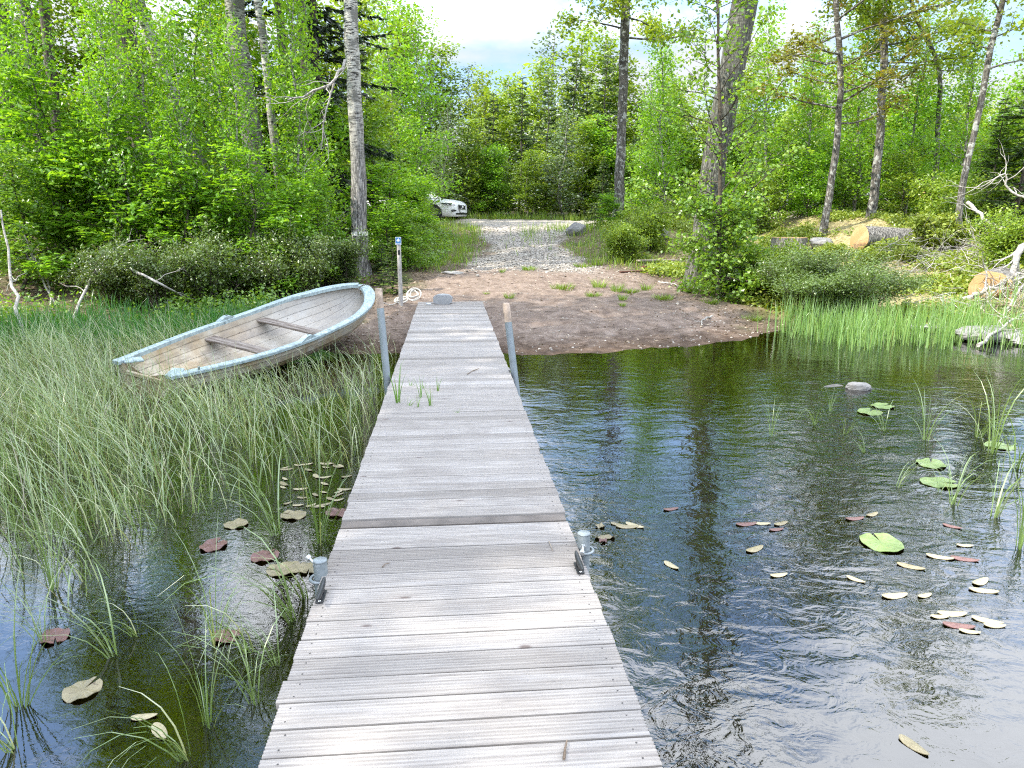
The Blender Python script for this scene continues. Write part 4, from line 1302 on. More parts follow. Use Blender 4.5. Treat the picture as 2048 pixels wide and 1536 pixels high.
# the alder in front of the big trunk: thin stem, thin crown above, dense leaves low down
r = np.random.default_rng(171)
p = trunk_path([(1437, 566), (1440, 480), (1441, 300), (1438, 150), (1433, 0)], 15.2, 15.2, r, 2.2, .01)
root = thing('alder_tree', p[0], 'slender dark alder with thin bare twigs in front of the thick leaning trunk', 'tree', G_R)
wd, cr = broadleaf(p, np.linspace(.055, .012, len(p)), r, t0=.18, nb=46, blen=lambda t: 1.75 * (1.15 - t * .55), elev=.35, curve=.25, nsub=7, leaves=105, size=.085, sigma=.10, aspect=.85, sides=8, thick=.25)
wd2, cr2 = broadleaf(p[:int(len(p) * .33)], np.linspace(.05, .04, int(len(p) * .33)), r, t0=.02, nb=36, blen=lambda t: 1.0, elev=.25, curve=.2, nsub=6, leaves=170, size=.085, sigma=.13, aspect=.9, sides=6)
wd.build('trunk', M['bark_twig'], root, p[0]); cr.build('crown', M['leaf_alder'], root, p[0])
wd2.build('low_stems', M['bark_twig'], root, p[0]); cr2.build('low_foliage', M['leaf_alder'], root, p[0])

# ---------------------------------------------------------------- prototypes of young trees and shrubs
def P_birch(seed, h=8.0, leaves=150, size=.15, lm='leaf_birch', nb=46, w=1.6, t0=.06):
    r = np.random.default_rng(seed); p = straight(h, r, 10, .010)
    wd, cr = broadleaf(p, taper(10, .065, .012, 1.1), r, t0=t0, nb=nb, blen=lambda t: w * (1.12 - t * .85), elev=.65, curve=.3, nsub=4, leaves=leaves, size=size, sigma=.22, sides=6)
    return proto('young_birch', 'tree', wd, cr, 'bark_birch', lm)
def P_spruce(seed, h=7.0, R_=1.35):
    r = np.random.default_rng(seed)
    wd, cr = spruce(h, R_, r, 30, .26, 1.1, .1, .02, .07, .155)
    return proto('young_spruce', 'tree', wd, cr, 'bark_dark', 'needle')
def P_maple(seed, h=5.0, leaves=150, size=.125, w=1.25, lm='leaf_maple', nb=34, lobes=3, name='young_maple', t0=.1, aspect=.5, sig=.16):
    r = np.random.default_rng(seed); p = straight(h, r, 8, .018)
    wd, cr = broadleaf(p, taper(8, .045, .008, 1.1), r, t0=t0, nb=nb, blen=lambda t: w * (1.1 - t * .65), elev=.35, curve=.15, nsub=4, leaves=leaves, size=size, sigma=sig, lobes=lobes, sides=6, aspect=aspect)
    return proto(name, 'tree', wd, cr, 'bark_twig', lm)
def P_shrub(seed, h=1.2, w=.8, leaves=120, size=.05, lm='gale', nst=12, name='shrub', lobes=1, aspect=.5, sig=.07, cat='shrub'):
    r = np.random.default_rng(seed); W, C = Geo(), Geo()
    for k in range(nst):
        a = r.uniform(0, 6.28); q = r.uniform(.1, 1) ** .6
        top = np.array([math.cos(a) * w * q, math.sin(a) * w * q, h * r.uniform(.5, 1.22) * (1 - .35 * q * q)])
        b = np.array([math.cos(a) * .25 * w * q, math.sin(a) * .25 * w * q, -.05])
        p = np.stack([b + (top - b) * u + (0, 0, .12 * h * math.sin(math.pi * u)) for u in np.linspace(0, 1, 6)]) + r.normal(0, .015, (6, 3))
        wd, cr = broadleaf(p, np.linspace(.012, .004, 6), r, t0=.15, nb=9, blen=lambda t: .38 * h ** .5, elev=.7, curve=.4, nsub=3, leaves=leaves, size=size, sigma=sig, lobes=lobes, sides=5, aspect=aspect, bark_wob=False)
        for src, dst in ((wd, W), (cr, C)):
            n0 = dst.n
            for v_, t_ in zip(src.v, src.t): dst.v.append(v_); dst.t.append(t_)
            dst.q += [(F + n0, m, s_) for F, m, s_ in src.q]; dst.tri += [(F + n0, m, s_) for F, m, s_ in src.tri]
            dst.n += src.n
    root = thing(name, (0, 0, 0), name, cat)
    W.build('stems', M['bark_twig'], root); C.build('foliage', M[lm], root)
    return Proto(root)

birches = [P_birch(201, leaves=140), P_birch(202, leaves=130), P_birch(203, leaves=140, lm='leaf_oak', w=1.7)]
grey_birch = P_birch(204, leaves=80, lm='leaf_grey', nb=38)
spruces = [P_spruce(211), P_spruce(212), P_spruce(213, 7, 1.1)]
maples = [P_maple(221, leaves=56, size=.15), P_maple(222, leaves=60, size=.16), P_maple(223, leaves=54, w=1.5, size=.15)]
hazels = [P_maple(231, 4.5, 150, .105, 1.3, 'leaf_alder', 36, 1, 'young_hazel', .04, .8), P_maple(232, 4.5, 150, .10, 1.4, 'leaf_birch', 36, 1, 'young_hazel', .04, .8), P_maple(233, 4.5, 140, .11, 1.2, 'leaf_maple', 36, 1, 'young_hazel', .04, .8)]

rp = np.random.default_rng(77)
BACK = []            # (object, kind words, px) of the trees whose label is made from where they stand
def plant(pr, px, topy, d, what, h_proto, group, wide=1.0):
    """stand a young tree at depth d under picture column px, tall enough to reach topy"""
    x = (px - 1024) / FPX * (d * CT + (CAMZ - 3) * ST)
    z = H(x, d)
    ztop = PD(px, topy, d)[2]
    s_ = max((ztop - z) / h_proto, .15)
    o = pr.put((x, d, z - .05), rp.uniform(0, 6.28), (s_ * wide, s_ * wide, s_), None, group)
    BACK.append((o, what, px, d, group))
    return o
G_B = 'young trees beyond the gravel road'
top_line = lambda px: np.interp(px, [740, 800, 880, 930, 1000, 1060, 1130, 1200, 1300, 1400, 1500, 1600, 1750, 1900, 2100], [-30, 0, 70, 130, 135, 110, 45, 40, 130, 150, 150, 140, 150, 170, 150])
for k, px in enumerate(np.linspace(748, 1345, 14)):            # rear row: the skyline
    plant(birches[k % 3] if k % 4 else grey_birch, px + rp.normal(0, 8), top_line(px) + rp.uniform(0, 35), rp.uniform(42, 47), 'tall young birch', 8.0, G_B, 1.35)
for k, px in enumerate([795, 868, 905, 955, 985, 1035, 1090, 1140, 1165, 1215, 1290, 1335]):  # spruces between
    plant(spruces[k % 3], px + rp.normal(0, 6), top_line(px) + rp.uniform(25, 110), rp.uniform(38, 41), 'young spruce with pale shoots', 7.0, G_B, 1.15)
for k, px in enumerate(np.linspace(770, 1340, 15)):            # front row over the ditch
    plant([hazels[0], birches[1], hazels[1], grey_birch, birches[0], hazels[2]][k % 6], px + rp.normal(0, 8), 250 + rp.uniform(-30, 70), rp.uniform(35.8, 37.5), 'low bushy birch', 4.5 if k % 6 in (0, 2, 5) else 8.0, G_B, 1.3 if k % 6 in (0, 2, 5) else 1.9)
G_RB = 'leafy young trees behind the clearing'
for k, px in enumerate(np.linspace(1345, 2150, 15)):
    plant(hazels[k % 3], px + rp.normal(0, 10), 205 + rp.uniform(-25, 60), rp.uniform(27.5, 31), 'leafy young hazel', 4.5, G_RB, 1.35)
for k, px in enumerate(np.linspace(1360, 2160, 11)):
    plant([birches[1], spruces[0], birches[2], birches[0]][k % 4], px + rp.normal(0, 12), top_line(px) + rp.uniform(-90, 20), rp.uniform(33, 38), 'tall thin tree', 8.0 if k % 4 != 1 else 7.0, G_RB, 1.35)
for k, (px, ty, d) in enumerate([(1530, 330, 24.5), (1600, 300, 25), (1700, 330, 26), (1810, 300, 25), (1890, 330, 23), (1985, 250, 22), (2060, 220, 21), (1470, 330, 24)]):
    plant(hazels[(k + 1) % 3], px, ty, d, 'broad leafy bush', 4.5, G_RB, 1.5)
plant(spruces[2], 2035, 60, 19.5, 'dark hanging spruce', 7.0, G_RB, 1.5)
plant(spruces[0], 1985, 190, 21.5, 'dark hanging spruce', 7.0, G_RB, 1.3)
# left: the wood behind the trunks
G_LB = 'leafy trees filling the wood behind the boat'
for k, px in enumerate(np.linspace(-120, 700, 11)):
    plant(birches[k % 3], px + rp.normal(0, 15), -70 + rp.uniform(-60, 120), rp.uniform(24, 29), 'thin birch deep in the wood', 8.0, G_LB, 1.25)
for k, px in enumerate(np.linspace(-90, 720, 10)):
    plant([hazels[0], spruces[1], hazels[1]][k % 3], px + rp.normal(0, 15), 240 + rp.uniform(-60, 60), rp.uniform(22, 25), 'shrubby tree deep in the wood', 4.5 if k % 3 != 1 else 7.0, G_LB, 1.5)
veil = Proto(P_birch(208, leaves=110, size=.12, nb=48, w=1.6, lm='leaf_maple').root)
G_V = 'light young birches standing before the left trunks'
for k, (px, ty, d) in enumerate([(-30, -60, 16), (55, -30, 16.5), (130, -120, 15.6), (205, -20, 16.4), (275, -60, 15.2), (340, -100, 16.2), (405, 30, 15.4), (450, -60, 16.6), (510, 60, 15.6), (570, -40, 17.2), (640, -80, 18.4)]):
    plant(veil, px, ty, d, 'light young birch', 8.0, G_V, .95)
G_S = 'slender leafy trees against the sky on the right'
for k, (px, ty, d) in enumerate([(1345, 60, 27), (1545, 20, 25), (1615, 50, 26.5), (1715, 20, 26), (1815, 30, 27), (1935, 10, 24), (2035, -10, 22), (1300, 110, 30)]):
    plant(veil, px, ty, d, 'slender light tree', 8.0, G_S, 1.15)
for k, (px, ty, d) in enumerate([(775, -40, 31), (838, 20, 32)]):
    plant(veil, px, ty, d, 'slender light tree', 8.0, G_S, 1.2)
G_M = 'young maples in front of the left wood'
for k, (px, ty, d) in enumerate([(-40, 20, 16.5), (345, 60, 21.5), (420, -20, 21.5), (560, 60, 22), (660, 150, 21), (100, 150, 15), (215, 210, 15), (370, 290, 14.8), (500, 300, 14.8), (630, 340, 16.5)]):
    plant(maples[k % 3], px, ty, d, 'bright young maple', 5.0, G_M, 1.0 if k < 5 or k == 9 else 1.4)
for k, (px, ty, d) in enumerate([(0, 300, 14.2), (70, 330, 15.5), (170, 300, 15.5), (330, 330, 16), (420, 340, 15.6), (540, 350, 15.5), (610, 370, 17)]):
    plant(hazels[k % 3], px, ty, d, 'leafy hazel sapling', 4.5, G_M, 1.5)
# right of the banded birch, up to the car
for k, (px, ty, d) in enumerate([(775, 330, 19.5), (815, 355, 21), (840, 385, 23), (770, 400, 17.5), (818, 420, 18), (846, 392, 27), (825, 372, 30), (758, 330, 27)]):
    plant([maples[0], hazels[2], hazels[1], maples[1], hazels[0], maples[2], hazels[2], hazels[1]][k], px, ty, d, 'leafy sapling', 4.5 if k in (1, 2, 4, 6, 7) else 5.0, 'saplings beside the sign post', 1.9)
for k, (px, ty, d) in enumerate([(772, 470, 14.9), (680, 520, 15.6), (752, 500, 16)]):
    plant(spruces[k % 3], px, ty, d, 'small yellow green spruce', 7.0, 'saplings beside the sign post', 2.0)
plant(hazels[2], 1232, 385, 24.8, 'bushy sapling', 4.5, 'bushes on the mound', 2.2)
plant(spruces[1], 1205, 310, 27, 'small spruce', 7.0, 'bushes on the mound', 1.5)
plant(hazels[1], 1345, 400, 24.5, 'bushy sapling', 4.5, 'bushes on the mound', 2.4)

LM = [(0, 'past the left edge'), (95, 'at the left edge'), (190, 'behind the pair of thin dark trunks'), (280, 'left of the thick dark trunk'), (400, 'behind the leaning birch'),
      (500, 'left of the thick aspen'), (590, 'by the slim white birch'), (690, 'by the pair of grey trunks'), (765, 'by the banded birch'), (830, 'above the sign post'), (925, 'above the white car'),
      (1000, 'over the left half of the track'), (1080, 'over the middle of the track'), (1160, 'over the right half of the track'), (1225, 'left of the lichen spotted trunk'), (1330, 'right of the lichen spotted trunk'),
      (1440, 'left of the thick leaning trunk'), (1560, 'right of the thick leaning trunk'), (1650, 'above the stump'), (1740, 'between the crooked and straight trunks'), (1850, 'above the felled log'), (1950, 'above the brushwood'), (2048, 'at the right edge'), (9999, 'past the right edge')]
cells = {}
for o, what, px, d, grp in BACK:
    cells.setdefault((what, next(n for lim, n in LM if px <= lim), grp), []).append((px, o))
for (what, where, grp), lst in cells.items():
    lst.sort(key=lambda a: a[0])
    n = len(lst)
    for q, (px, o) in enumerate(lst):
        pre = '' if n == 1 else ('left ', 'right ')[q] if n == 2 else ('left ', 'middle ', 'right ')[min(q, 2)]
        row = {G_B: 'beyond the road ', G_RB: 'behind the clearing ', G_LB: '', G_M: ''}.get(grp, '')
        o['label'] = (pre + what + ' ' + row + where).strip()
# ================================================================== GROUND COVER (uncountable)
def stuff(name, g, mats, label):
    o = g.build(name, mats); return tag(o, label, None, None, 'stuff')

def dock_uv(x, y):
    dx, dy = x - DU0[0], y - DU0[1]
    return dx * DE[0] + dy * DE[1], dx * DR[0] + dy * DR[1]

# ---- sedge bed left of the dock
r = np.random.default_rng(301)
N = 110000
x = r.uniform(-9.5, -.4, N); y = r.uniform(2.6, 11.2, N)
u, v = dock_uv(x, y)
front = np.interp(x, [-9, -4, -2.65, -2.15, -1.85, -1.4, -1.2, -.9], [2.9, 3.2, 3.5, 4.0, 4.4, 4.9, 5.5, 6.0])
clump = .5 + .5 * np.sin(x * 3.1 + 1.7 * np.sin(y * 2.2)) * np.cos(y * 2.7 + x)
edge = smooth(-.7, 1.6, y - front + .7 * (clump - .5))
shore = np.interp(x, SX, SY)
dens = edge * (.12 + .88 * clump ** 1.5) * smooth(.25, -.4, y - shore) * np.interp(v, [-3.6, -2.4, -1.4, -.72, -.66], [1, .85, .5, .38, 0])
# open water under the bow and close to the shore by the dock
dens = dens * (1 - .92 * np.exp(-((x + 1.7) / .75) ** 2 - ((y - 9.6) / .9) ** 2))
bx, by = np.array(boat.location)[:2]; hx, hy = math.cos(B_HEAD), math.sin(B_HEAD)
bu = (x - bx) * hx + (y - by) * hy; bv = -(x - bx) * hy + (y - by) * hx
inboat = (bu > -.1) & (bu < BL + .1) & (np.abs(bv) < np.interp(bu / BL, ts, hb) + .05)
dens = np.where(inboat, 0, dens)
keep = r.random(N) < dens * .68
x, y = x[keep], y[keep]; n = len(x)
bvk = bv[keep]; buk = bu[keep]
near_boat = (buk > -.2) & (buk < BL) & (bvk < 0) & (bvk > -1.9)
base = np.stack([x, y, np.full(n, -.06)], -1)
h = r.uniform(.22, .92, n) * np.interp(y, [3, 5, 10], [.95, .95, 1.0]); h = np.where(near_boat, h * .55, h)
az = r.normal(math.pi * .95, 1.15, n) + .5 * np.sin(x * 2.3) * np.cos(y * 1.9)
V, F, T = blades(base, h, r.uniform(.0027, .0066, n), az, np.abs(r.normal(.16, .18, n)), np.abs(r.normal(1.55, .95, n)), r, 6, np.where(r.random(n) < .13, r.uniform(0, .08, n), np.clip(r.normal(.64, .26, n), 0, 1)))
g = Geo(); g.add(V, F, 0, T)
stuff('sedge_bed', g, M['reed'], 'dense bed of pale arching sedge in the water left of the dock')

# ---- fresh green reeds along the shore on the right
r = np.random.default_rng(302)
N = 34000
x = r.uniform(3.0, 11, N); y = r.uniform(5.0, 13.2, N)
shore = np.interp(x, SX, SY)
s_ = y - shore
band = smooth(.45, .1, s_) * smooth(-2.2, -1.5, s_ + .25 * np.sin(x * 4)) * smooth(4.1, 4.9, x + .35 * s_)
gap = 1 - .9 * np.exp(-((x - 6.9) / .28) ** 2)
rightb = smooth(-2.9, -1.6, s_)* smooth(6.6, 7.4, x) * smooth(6.0, 7.0, y)
dens = np.maximum(band * gap * (x < 8.2), rightb * .35 * (.4 + .6 * np.sin(x * 5) ** 2)) * (.45 + .55 * np.sin(x * 6 + 2 * np.sin(y * 3)) ** 2)
keep = r.random(N) < dens * .95
x, y = x[keep], y[keep]; n = len(x)
base = np.stack([x, y, np.maximum(height(x, y), -.1) - .02], -1)
h = r.uniform(.35, .72, n)
V, F, T = blades(base, h, r.uniform(.009, .016, n), r.uniform(0, 6.28, n), np.abs(r.normal(.06, .07, n)), np.abs(r.normal(.25, .25, n)), r, 4, np.clip(r.normal(.5, .22, n), 0, 1))
g = Geo(); g.add(V, F, 0, T)
stuff('shore_reeds', g, M['reed_fresh'], 'band of upright fresh green reeds along the right shore')

# ---- rich grass on the bank behind the boat
r = np.random.default_rng(303)
N = 16000
x = r.uniform(-10, -2.6, N); y = r.uniform(9.4, 14.0, N)
s_ = y - np.interp(x, SX, SY)
inb = ((x - bx) * hx + (y - by) * hy < BL) & (np.abs(-(x - bx) * hy + (y - by) * hx) < .55)
dens = smooth(-.4, .0, s_) * smooth(2.6, 1.2, s_ + .4 * np.sin(x * 2)) * smooth(-2.7, -3.4, x) * ~inb
keep = r.random(N) < dens
x, y = x[keep], y[keep]; n = len(x)
V, F, T = blades(np.stack([x, y, height(x, y) - .02], -1), r.uniform(.2, .55, n), r.uniform(.006, .012, n), r.uniform(0, 6.28, n), np.abs(r.normal(.1, .1, n)), np.abs(r.normal(.5, .35, n)), r, 4, np.clip(r.normal(.45, .2, n), 0, 1))
g = Geo(); g.add(V, F, 0, T)
stuff('bank_grass', g, M['grass_rich'], 'deep green grass on the bank behind the rowing boat')

# ---- grass along both sides of the track, on the mound and along the road
r = np.random.default_rng(304)
N = 150000
x = r.uniform(-9, 12, N); y = r.uniform(15, 37, N)
G_, B_, C_ = masks(x, y)
dr = np.abs(x - road_centre(y)) - road_half(y)
verge = smooth(-.1, .35, dr) * smooth(2.9, 1.2, dr + .4 * np.sin(y * 1.3)) * smooth(17.2, 18.2, y + .3 * np.sin(x * 3)) * (y < 30)
island = np.exp(-((x - road_centre(y) - .1) / .35) ** 2 - ((y - 25.3) / 2.0) ** 2) * .8 + np.exp(-((x - road_centre(y) - 1.2) / .5) ** 2 - ((y - 27) / 1.2) ** 2)
ditch = smooth(33.8, 34.6, y) * smooth(37, 36, y) * .8
mound = np.exp(-((x - 4.6) / 2.4) ** 2 - ((y - 24) / 3) ** 2) * .7
clump = .3 + .7 * np.sin(x * 2.3 + 2 * np.sin(y * 1.7)) ** 2
dens = np.clip(np.maximum.reduce([verge, island, ditch, mound]), 0, 1) * clump * (1 - B_)
keep = r.random(N) < dens * .6
x, y = x[keep], y[keep]; n = len(x)
V, F, T = blades(np.stack([x, y, height(x, y) - .02], -1), r.uniform(.10, .34, n) * (1 + .5 * (y > 33)), r.uniform(.008, .017, n), r.uniform(0, 6.28, n), np.abs(r.normal(.2, .2, n)), np.abs(r.normal(.5, .4, n)), r, 3, np.clip(r.normal(.5, .22, n), 0, 1))
g = Geo(); g.add(V, F, 0, T)
stuff('verge_grass', g, M['grass'], 'grass along the gravel track, on the mound and along the road')

# ---- leafy yellow-green herbs over the clearing, herbs on the mound
r = np.random.default_rng(305)
N = 26000
x = r.uniform(3.0, 14, N); y = r.uniform(12.6, 27, N)
G_, B_, C_ = masks(x, y)
s_ = y - np.interp(x, SX, SY)
dr = np.abs(x - road_centre(y)) - road_half(y)
clump = np.sin(x * 1.9 + 1.3 * np.sin(y * 1.1 + 2)) * np.cos(y * 1.6 + .5 * x)
dens = smooth(.3, 1.0, s_) * smooth(-.15, .35, clump) * (1 - B_) * smooth(.3, 1.2, dr) * smooth(26.5, 24, y)
keep = r.random(N) < dens * .8
x, y = x[keep], y[keep]; n = len(x)
k = 9
hh = r.uniform(.05, .26, n)
C = np.repeat(np.stack([x, y, height(x, y)], -1), k, 0) + r.normal(0, .085, (n * k, 3)) * (1, 1, .25)
C[:, 2] = height(C[:, 0], C[:, 1]) + np.repeat(hh, k) * r.uniform(.15, 1, n * k)
V, lb = leaf_quads(C, .085, r, .7)
g = Geo(); g.cards(V, 0, np.clip(np.repeat(r.normal(.45, .2, n), k) + r.normal(0, .12, n * k), 0, 1))
stuff('clearing_herbs', g, M['leaf_yellow'], 'low yellow green herbs spread over the cleared ground on the right')

# ---- the wood far behind, one mass
r = np.random.default_rng(309)
n = 42000
x = r.uniform(-55, 75, n); y = r.uniform(50, 64, n)
top = 6.5 + 1.6 * np.sin(x * .31 + 1) + 1.2 * np.sin(x * .83 + 2) + .8 * np.sin(x * 2.1)
C = np.stack([x, y, height(x, y) + top * r.random(n) ** .8], -1)
V, lb = leaf_quads(C, .48, r, .8)
g = Geo(); g.cards(V, 0, np.clip(.45 + .3 * np.sin(x * .7 + 2 * np.sin(y)) + r.normal(0, .12, n), 0, 1))
stuff('distant_woodland', g, M['leaf_birch'], 'green wood closing the view far behind the road')

# ---- low plants on the floor of the left wood and along the beach edge
r = np.random.default_rng(306)
N = 30000
x = r.uniform(-16, -1.0, N); y = r.uniform(11.5, 26, N)
G_, B_, C_ = masks(x, y)
s_ = y - np.interp(x, SX, SY)
clump = np.sin(x * 1.7 + 1.1 * np.sin(y * 1.5 + 1)) * np.cos(y * 1.9 - .7 * x)
dr = np.abs(x - road_centre(y)) - road_half(y)
dens = smooth(.6, 1.6, s_) * smooth(-.2, .5, clump) * (1 - B_) * (dr > .9)
keep = r.random(N) < dens * .75
x, y = x[keep], y[keep]; n = len(x); k = 8
hh = r.uniform(.08, .5, n)
C = np.repeat(np.stack([x, y, height(x, y)], -1), k, 0) + r.normal(0, .09, (n * k, 3)) * (1, 1, .2)
C[:, 2] = height(C[:, 0], C[:, 1]) + np.repeat(hh, k) * r.uniform(.15, 1, n * k)
V, lb = leaf_quads(C, .08, r, .6)
g = Geo(); g.cards(V, 0, np.clip(np.repeat(r.normal(.45, .2, n), k) + r.normal(0, .12, n * k), 0, 1))
stuff('wood_floor_plants', g, M['leaf_alder'], 'low leafy plants on the floor of the left wood')

# ---- dead leaves, bark and chips
r = np.random.default_rng(307)
N = 60000
x = r.uniform(-13, 13, N); y = r.uniform(10.2, 27, N)
G_, B_, C_ = masks(x, y)
s_ = y - np.interp(x, SX, SY)
edge_ = np.maximum(np.exp(-((x - np.interp(y, [9, 11, 13, 15, 17, 18.5], [6, 3.9, 4.0, 3.9, 3.2, 2.2])) / .7) ** 2), np.exp(-((x + 2.5) / .6) ** 2)) * (y < 18)
dens = smooth(.05, .4, s_) * np.clip((1 - B_) * .75 + B_ * (.06 + .25 * np.exp(-((s_ - .35) / .25) ** 2)) + edge_ * .6, 0, 1) * (1 - G_)
keep = r.random(N) < dens * .55
x, y = x[keep], y[keep]; n = len(x)
C = np.stack([x, y, height(x, y) + .012], -1)
V, lb = leaf_quads(C, .062, r, .55, 0.0, spread=.18)
g = Geo(); g.cards(V, 0, r.random(n))
stuff('leaf_litter', g, M['litter'], 'dead leaves and bark chips strewn over the ground')

# ---- loose stones of the gravel track
def m_stone(name, a, b):
    t = NT(name); n_ = t.noise(t.obj(), 12, 5, .65)
    c = t.ramp(t.attr(), [(0, a), (1, b)])
    c = t.mix(t.fr(n_, .45, .7, 0, .5), c, tuple(q * .55 for q in a))
    t.principled(c, .85, t.bump(n_, .4, .01), spec=.25); return t.m
M['stone'] = m_stone('gravel_stone', (.15, .13, .11), (.56, .52, .46))
M['rock'] = m_stone('shore_rock', (.12, .115, .11), (.40, .39, .375))
def stones(C, R_, r, g, flat=.6):
    """little faceted stones"""
    ico = np.array([(0, 0, 1), (.89, 0, .45), (.28, .85, .45), (-.72, .53, .45), (-.72, -.53, .45), (.28, -.85, .45), (.72, .53, -.45), (-.28, .85, -.45), (-.89, 0, -.45), (-.28, -.85, -.45), (.72, -.53, -.45), (0, 0, -1)])
    Fi = np.array([(0, 1, 2), (0, 2, 3), (0, 3, 4), (0, 4, 5), (0, 5, 1), (1, 6, 2), (2, 7, 3), (3, 8, 4), (4, 9, 5), (5, 10, 1), (6, 7, 2), (7, 8, 3), (8, 9, 4), (9, 10, 5), (10, 6, 1)])
    n = len(C)
    V = ico[None] * r.uniform(.65, 1.25, (n, 12, 1)) * R_[:, None, None] * np.stack([r.uniform(.8, 1.4, n), r.uniform(.8, 1.2, n), np.full(n, flat)], -1)[:, None]
    a = r.uniform(0, 6.28, n); c, s_ = np.cos(a)[:, None], np.sin(a)[:, None]
    V = np.stack([V[..., 0] * c - V[..., 1] * s_, V[..., 0] * s_ + V[..., 1] * c, V[..., 2]], -1) + C[:, None]
    F = (Fi[None] + np.arange(n)[:, None, None] * 12).reshape(-1, 3)
    g.add(V.reshape(-1, 3), F, 0, np.repeat(np.clip(r.normal(.5, .25, n), 0, 1), 12))
r = np.random.default_rng(308)
N = 16000
x = r.uniform(-3, 4, N); y = 17.4 + 11 * r.random(N) ** 1.3
G_, B_, C_ = masks(x, y)
keep = r.random(N) < np.clip(G_ * .8 + .02 * B_, 0, 1) * np.interp(y, [17, 19, 25, 28], [1, 1, .6, .3])
x, y = x[keep], y[keep]; n = len(x)
g = Geo(); stones(np.stack([x, y, height(x, y) + .006], -1), r.uniform(.012, .036, n), r, g)
stuff('loose_gravel', g, M['stone'], 'loose grey stones covering the steep part of the track')

r = np.random.default_rng(310)
N = 5200
x = r.uniform(-3, 5, N); y = r.uniform(10.2, 18.5, N)
G_, B_, C_ = masks(x, y)
s_ = y - np.interp(x, SX, SY)
keep = r.random(N) < B_ * smooth(-.2, .1, s_) * (.06 + .35 * np.exp(-((s_ - .25) / .3) ** 2) + .25 * smooth(16, 18, y) + .3 * smooth(2.5, 4.2, x))
x, y = x[keep], y[keep]; n = len(x)
g = Geo(); stones(np.stack([x, y, height(x, y) + .003], -1), r.uniform(.006, .022, n), r, g)
stuff('beach_pebbles', g, M['stone'], 'small pebbles scattered over the beach sand')

# ================================================================== THINGS
# ---- low dark shrubs on the left shore and the round bush on the right
gale = [P_shrub(401, 1.0, .85, 90, .055, 'gale', 13, 'gale_shrub'), P_shrub(402, 1.1, .8, 95, .05, 'gale', 13, 'gale_shrub')]
for k, (px, py, s_, lab) in enumerate([(235, 612, 1.0, 'low dark shrub left of the fallen stick behind the boat'), (330, 618, 1.1, 'low dark shrub behind the stern half of the boat'),
                                       (425, 612, 1.15, 'low dark shrub crossed by a fallen stick behind the boat'), (520, 600, 1.1, 'low dark shrub behind the middle of the boat'),
                                       (610, 590, 1.1, 'low dark shrub behind the bow half of the boat'), (678, 572, 1.0, 'low dark shrub between the boat bow and the banded birch')]):
    gale[k % 2].put(TP(px, py) - (0, 0, .03), k * 1.3, s_, lab, 'low shrubs behind the boat')
bush = P_shrub(411, 1.25, 1.3, 230, .046, 'gale', 32, 'round_bush', sig=.10)
bl = TP(1705, 652); bl = bl + np.array([0, .75, 0]); bl[2] = H(bl[0], bl[1])
bush.put(bl, .4, (1.30, .95, .80), 'large round dark green bush behind the right hand reeds')
bush2 = P_shrub(412, .8, .6, 110, .055, 'leaf_birch', 12, 'leafy_shrub', sig=.08)
for k, (px, py, s_, lab) in enumerate([(1545, 600, 1.2, 'leafy shrub left of the large round bush'), (1470, 585, .8, 'small leafy shrub at the foot of the alder'), (1240, 520, 1.0, 'leafy shrub behind the weathered boards'),
                                       (1290, 500, 1.3, 'leafy shrub on the mound slope above the boards'), (1900, 470, 1.6, 'bright shrub in front of the brushwood'), (2015, 545, 1.3, 'leafy shrub at the right edge beside the sawn log end')]):
    bush2.put(TP(px, py) - (0, 0, .03), k * 2.1, s_, lab, 'leafy shrubs on the right bank')
ybush = P_shrub(413, .8, .7, 90, .085, 'leaf_yellow', 12, 'pale_shrub', aspect=.75, sig=.1)
for k, (px, py, s_, lab) in enumerate([(1655, 522, .5, 'pale yellow shrub left of the felled log face'), (1812, 522, .45, 'pale yellow shrub before the middle of the felled log'), (1880, 500, .9, 'pale yellow shrub hiding the far end of the felled log'), (1745, 528, .35, 'smallest pale yellow shrub under the felled log')]):
    ybush.put(TP(px, py) - (0, 0, .03), k * 1.9, s_, lab, 'pale shrubs before the felled log')

# ---- sawn logs and stumps
def m_endgrain():
    t = NT('sawn_end')
    tc = t.n('ShaderNodeTexCoord'); sp = t.n('ShaderNodeSeparateXYZ'); t.l(tc.outputs['Object'], sp.inputs[0])
    v = t.obj((1, 1, 1))
    w = t.n('ShaderNodeTexWave', wave_type='RINGS', rings_direction='X'); w.inputs['Scale'].default_value = 9; w.inputs['Distortion'].default_value = 2.5; w.inputs['Detail'].default_value = 3
    t.l(v, w.inputs['Vector'])
    n_ = t.noise(v, 4, 4, .6)
    c = t.mix(t.fr(w.outputs['Fac'], .3, .8, 0, .35), (.42, .265, .125), (.29, .16, .07))
    c = t.mix(t.fr(n_, .48, .66, 0, .6), c, (.52, .38, .22))
    n2 = t.noise(v, 1.6, 6, .7, 1.0); c = t.mix(t.fr(n2, .52, .60, 0, .8), c, (.12, .085, .06))
    t.principled(c, .85, spec=.15); return t.m
M['sawn'] = m_endgrain()
M['bark_log'] = bark('bark_log', (.24, .225, .20), (.05, .045, .04), (.21, .195, .175), 1.0, False, (3, 8))
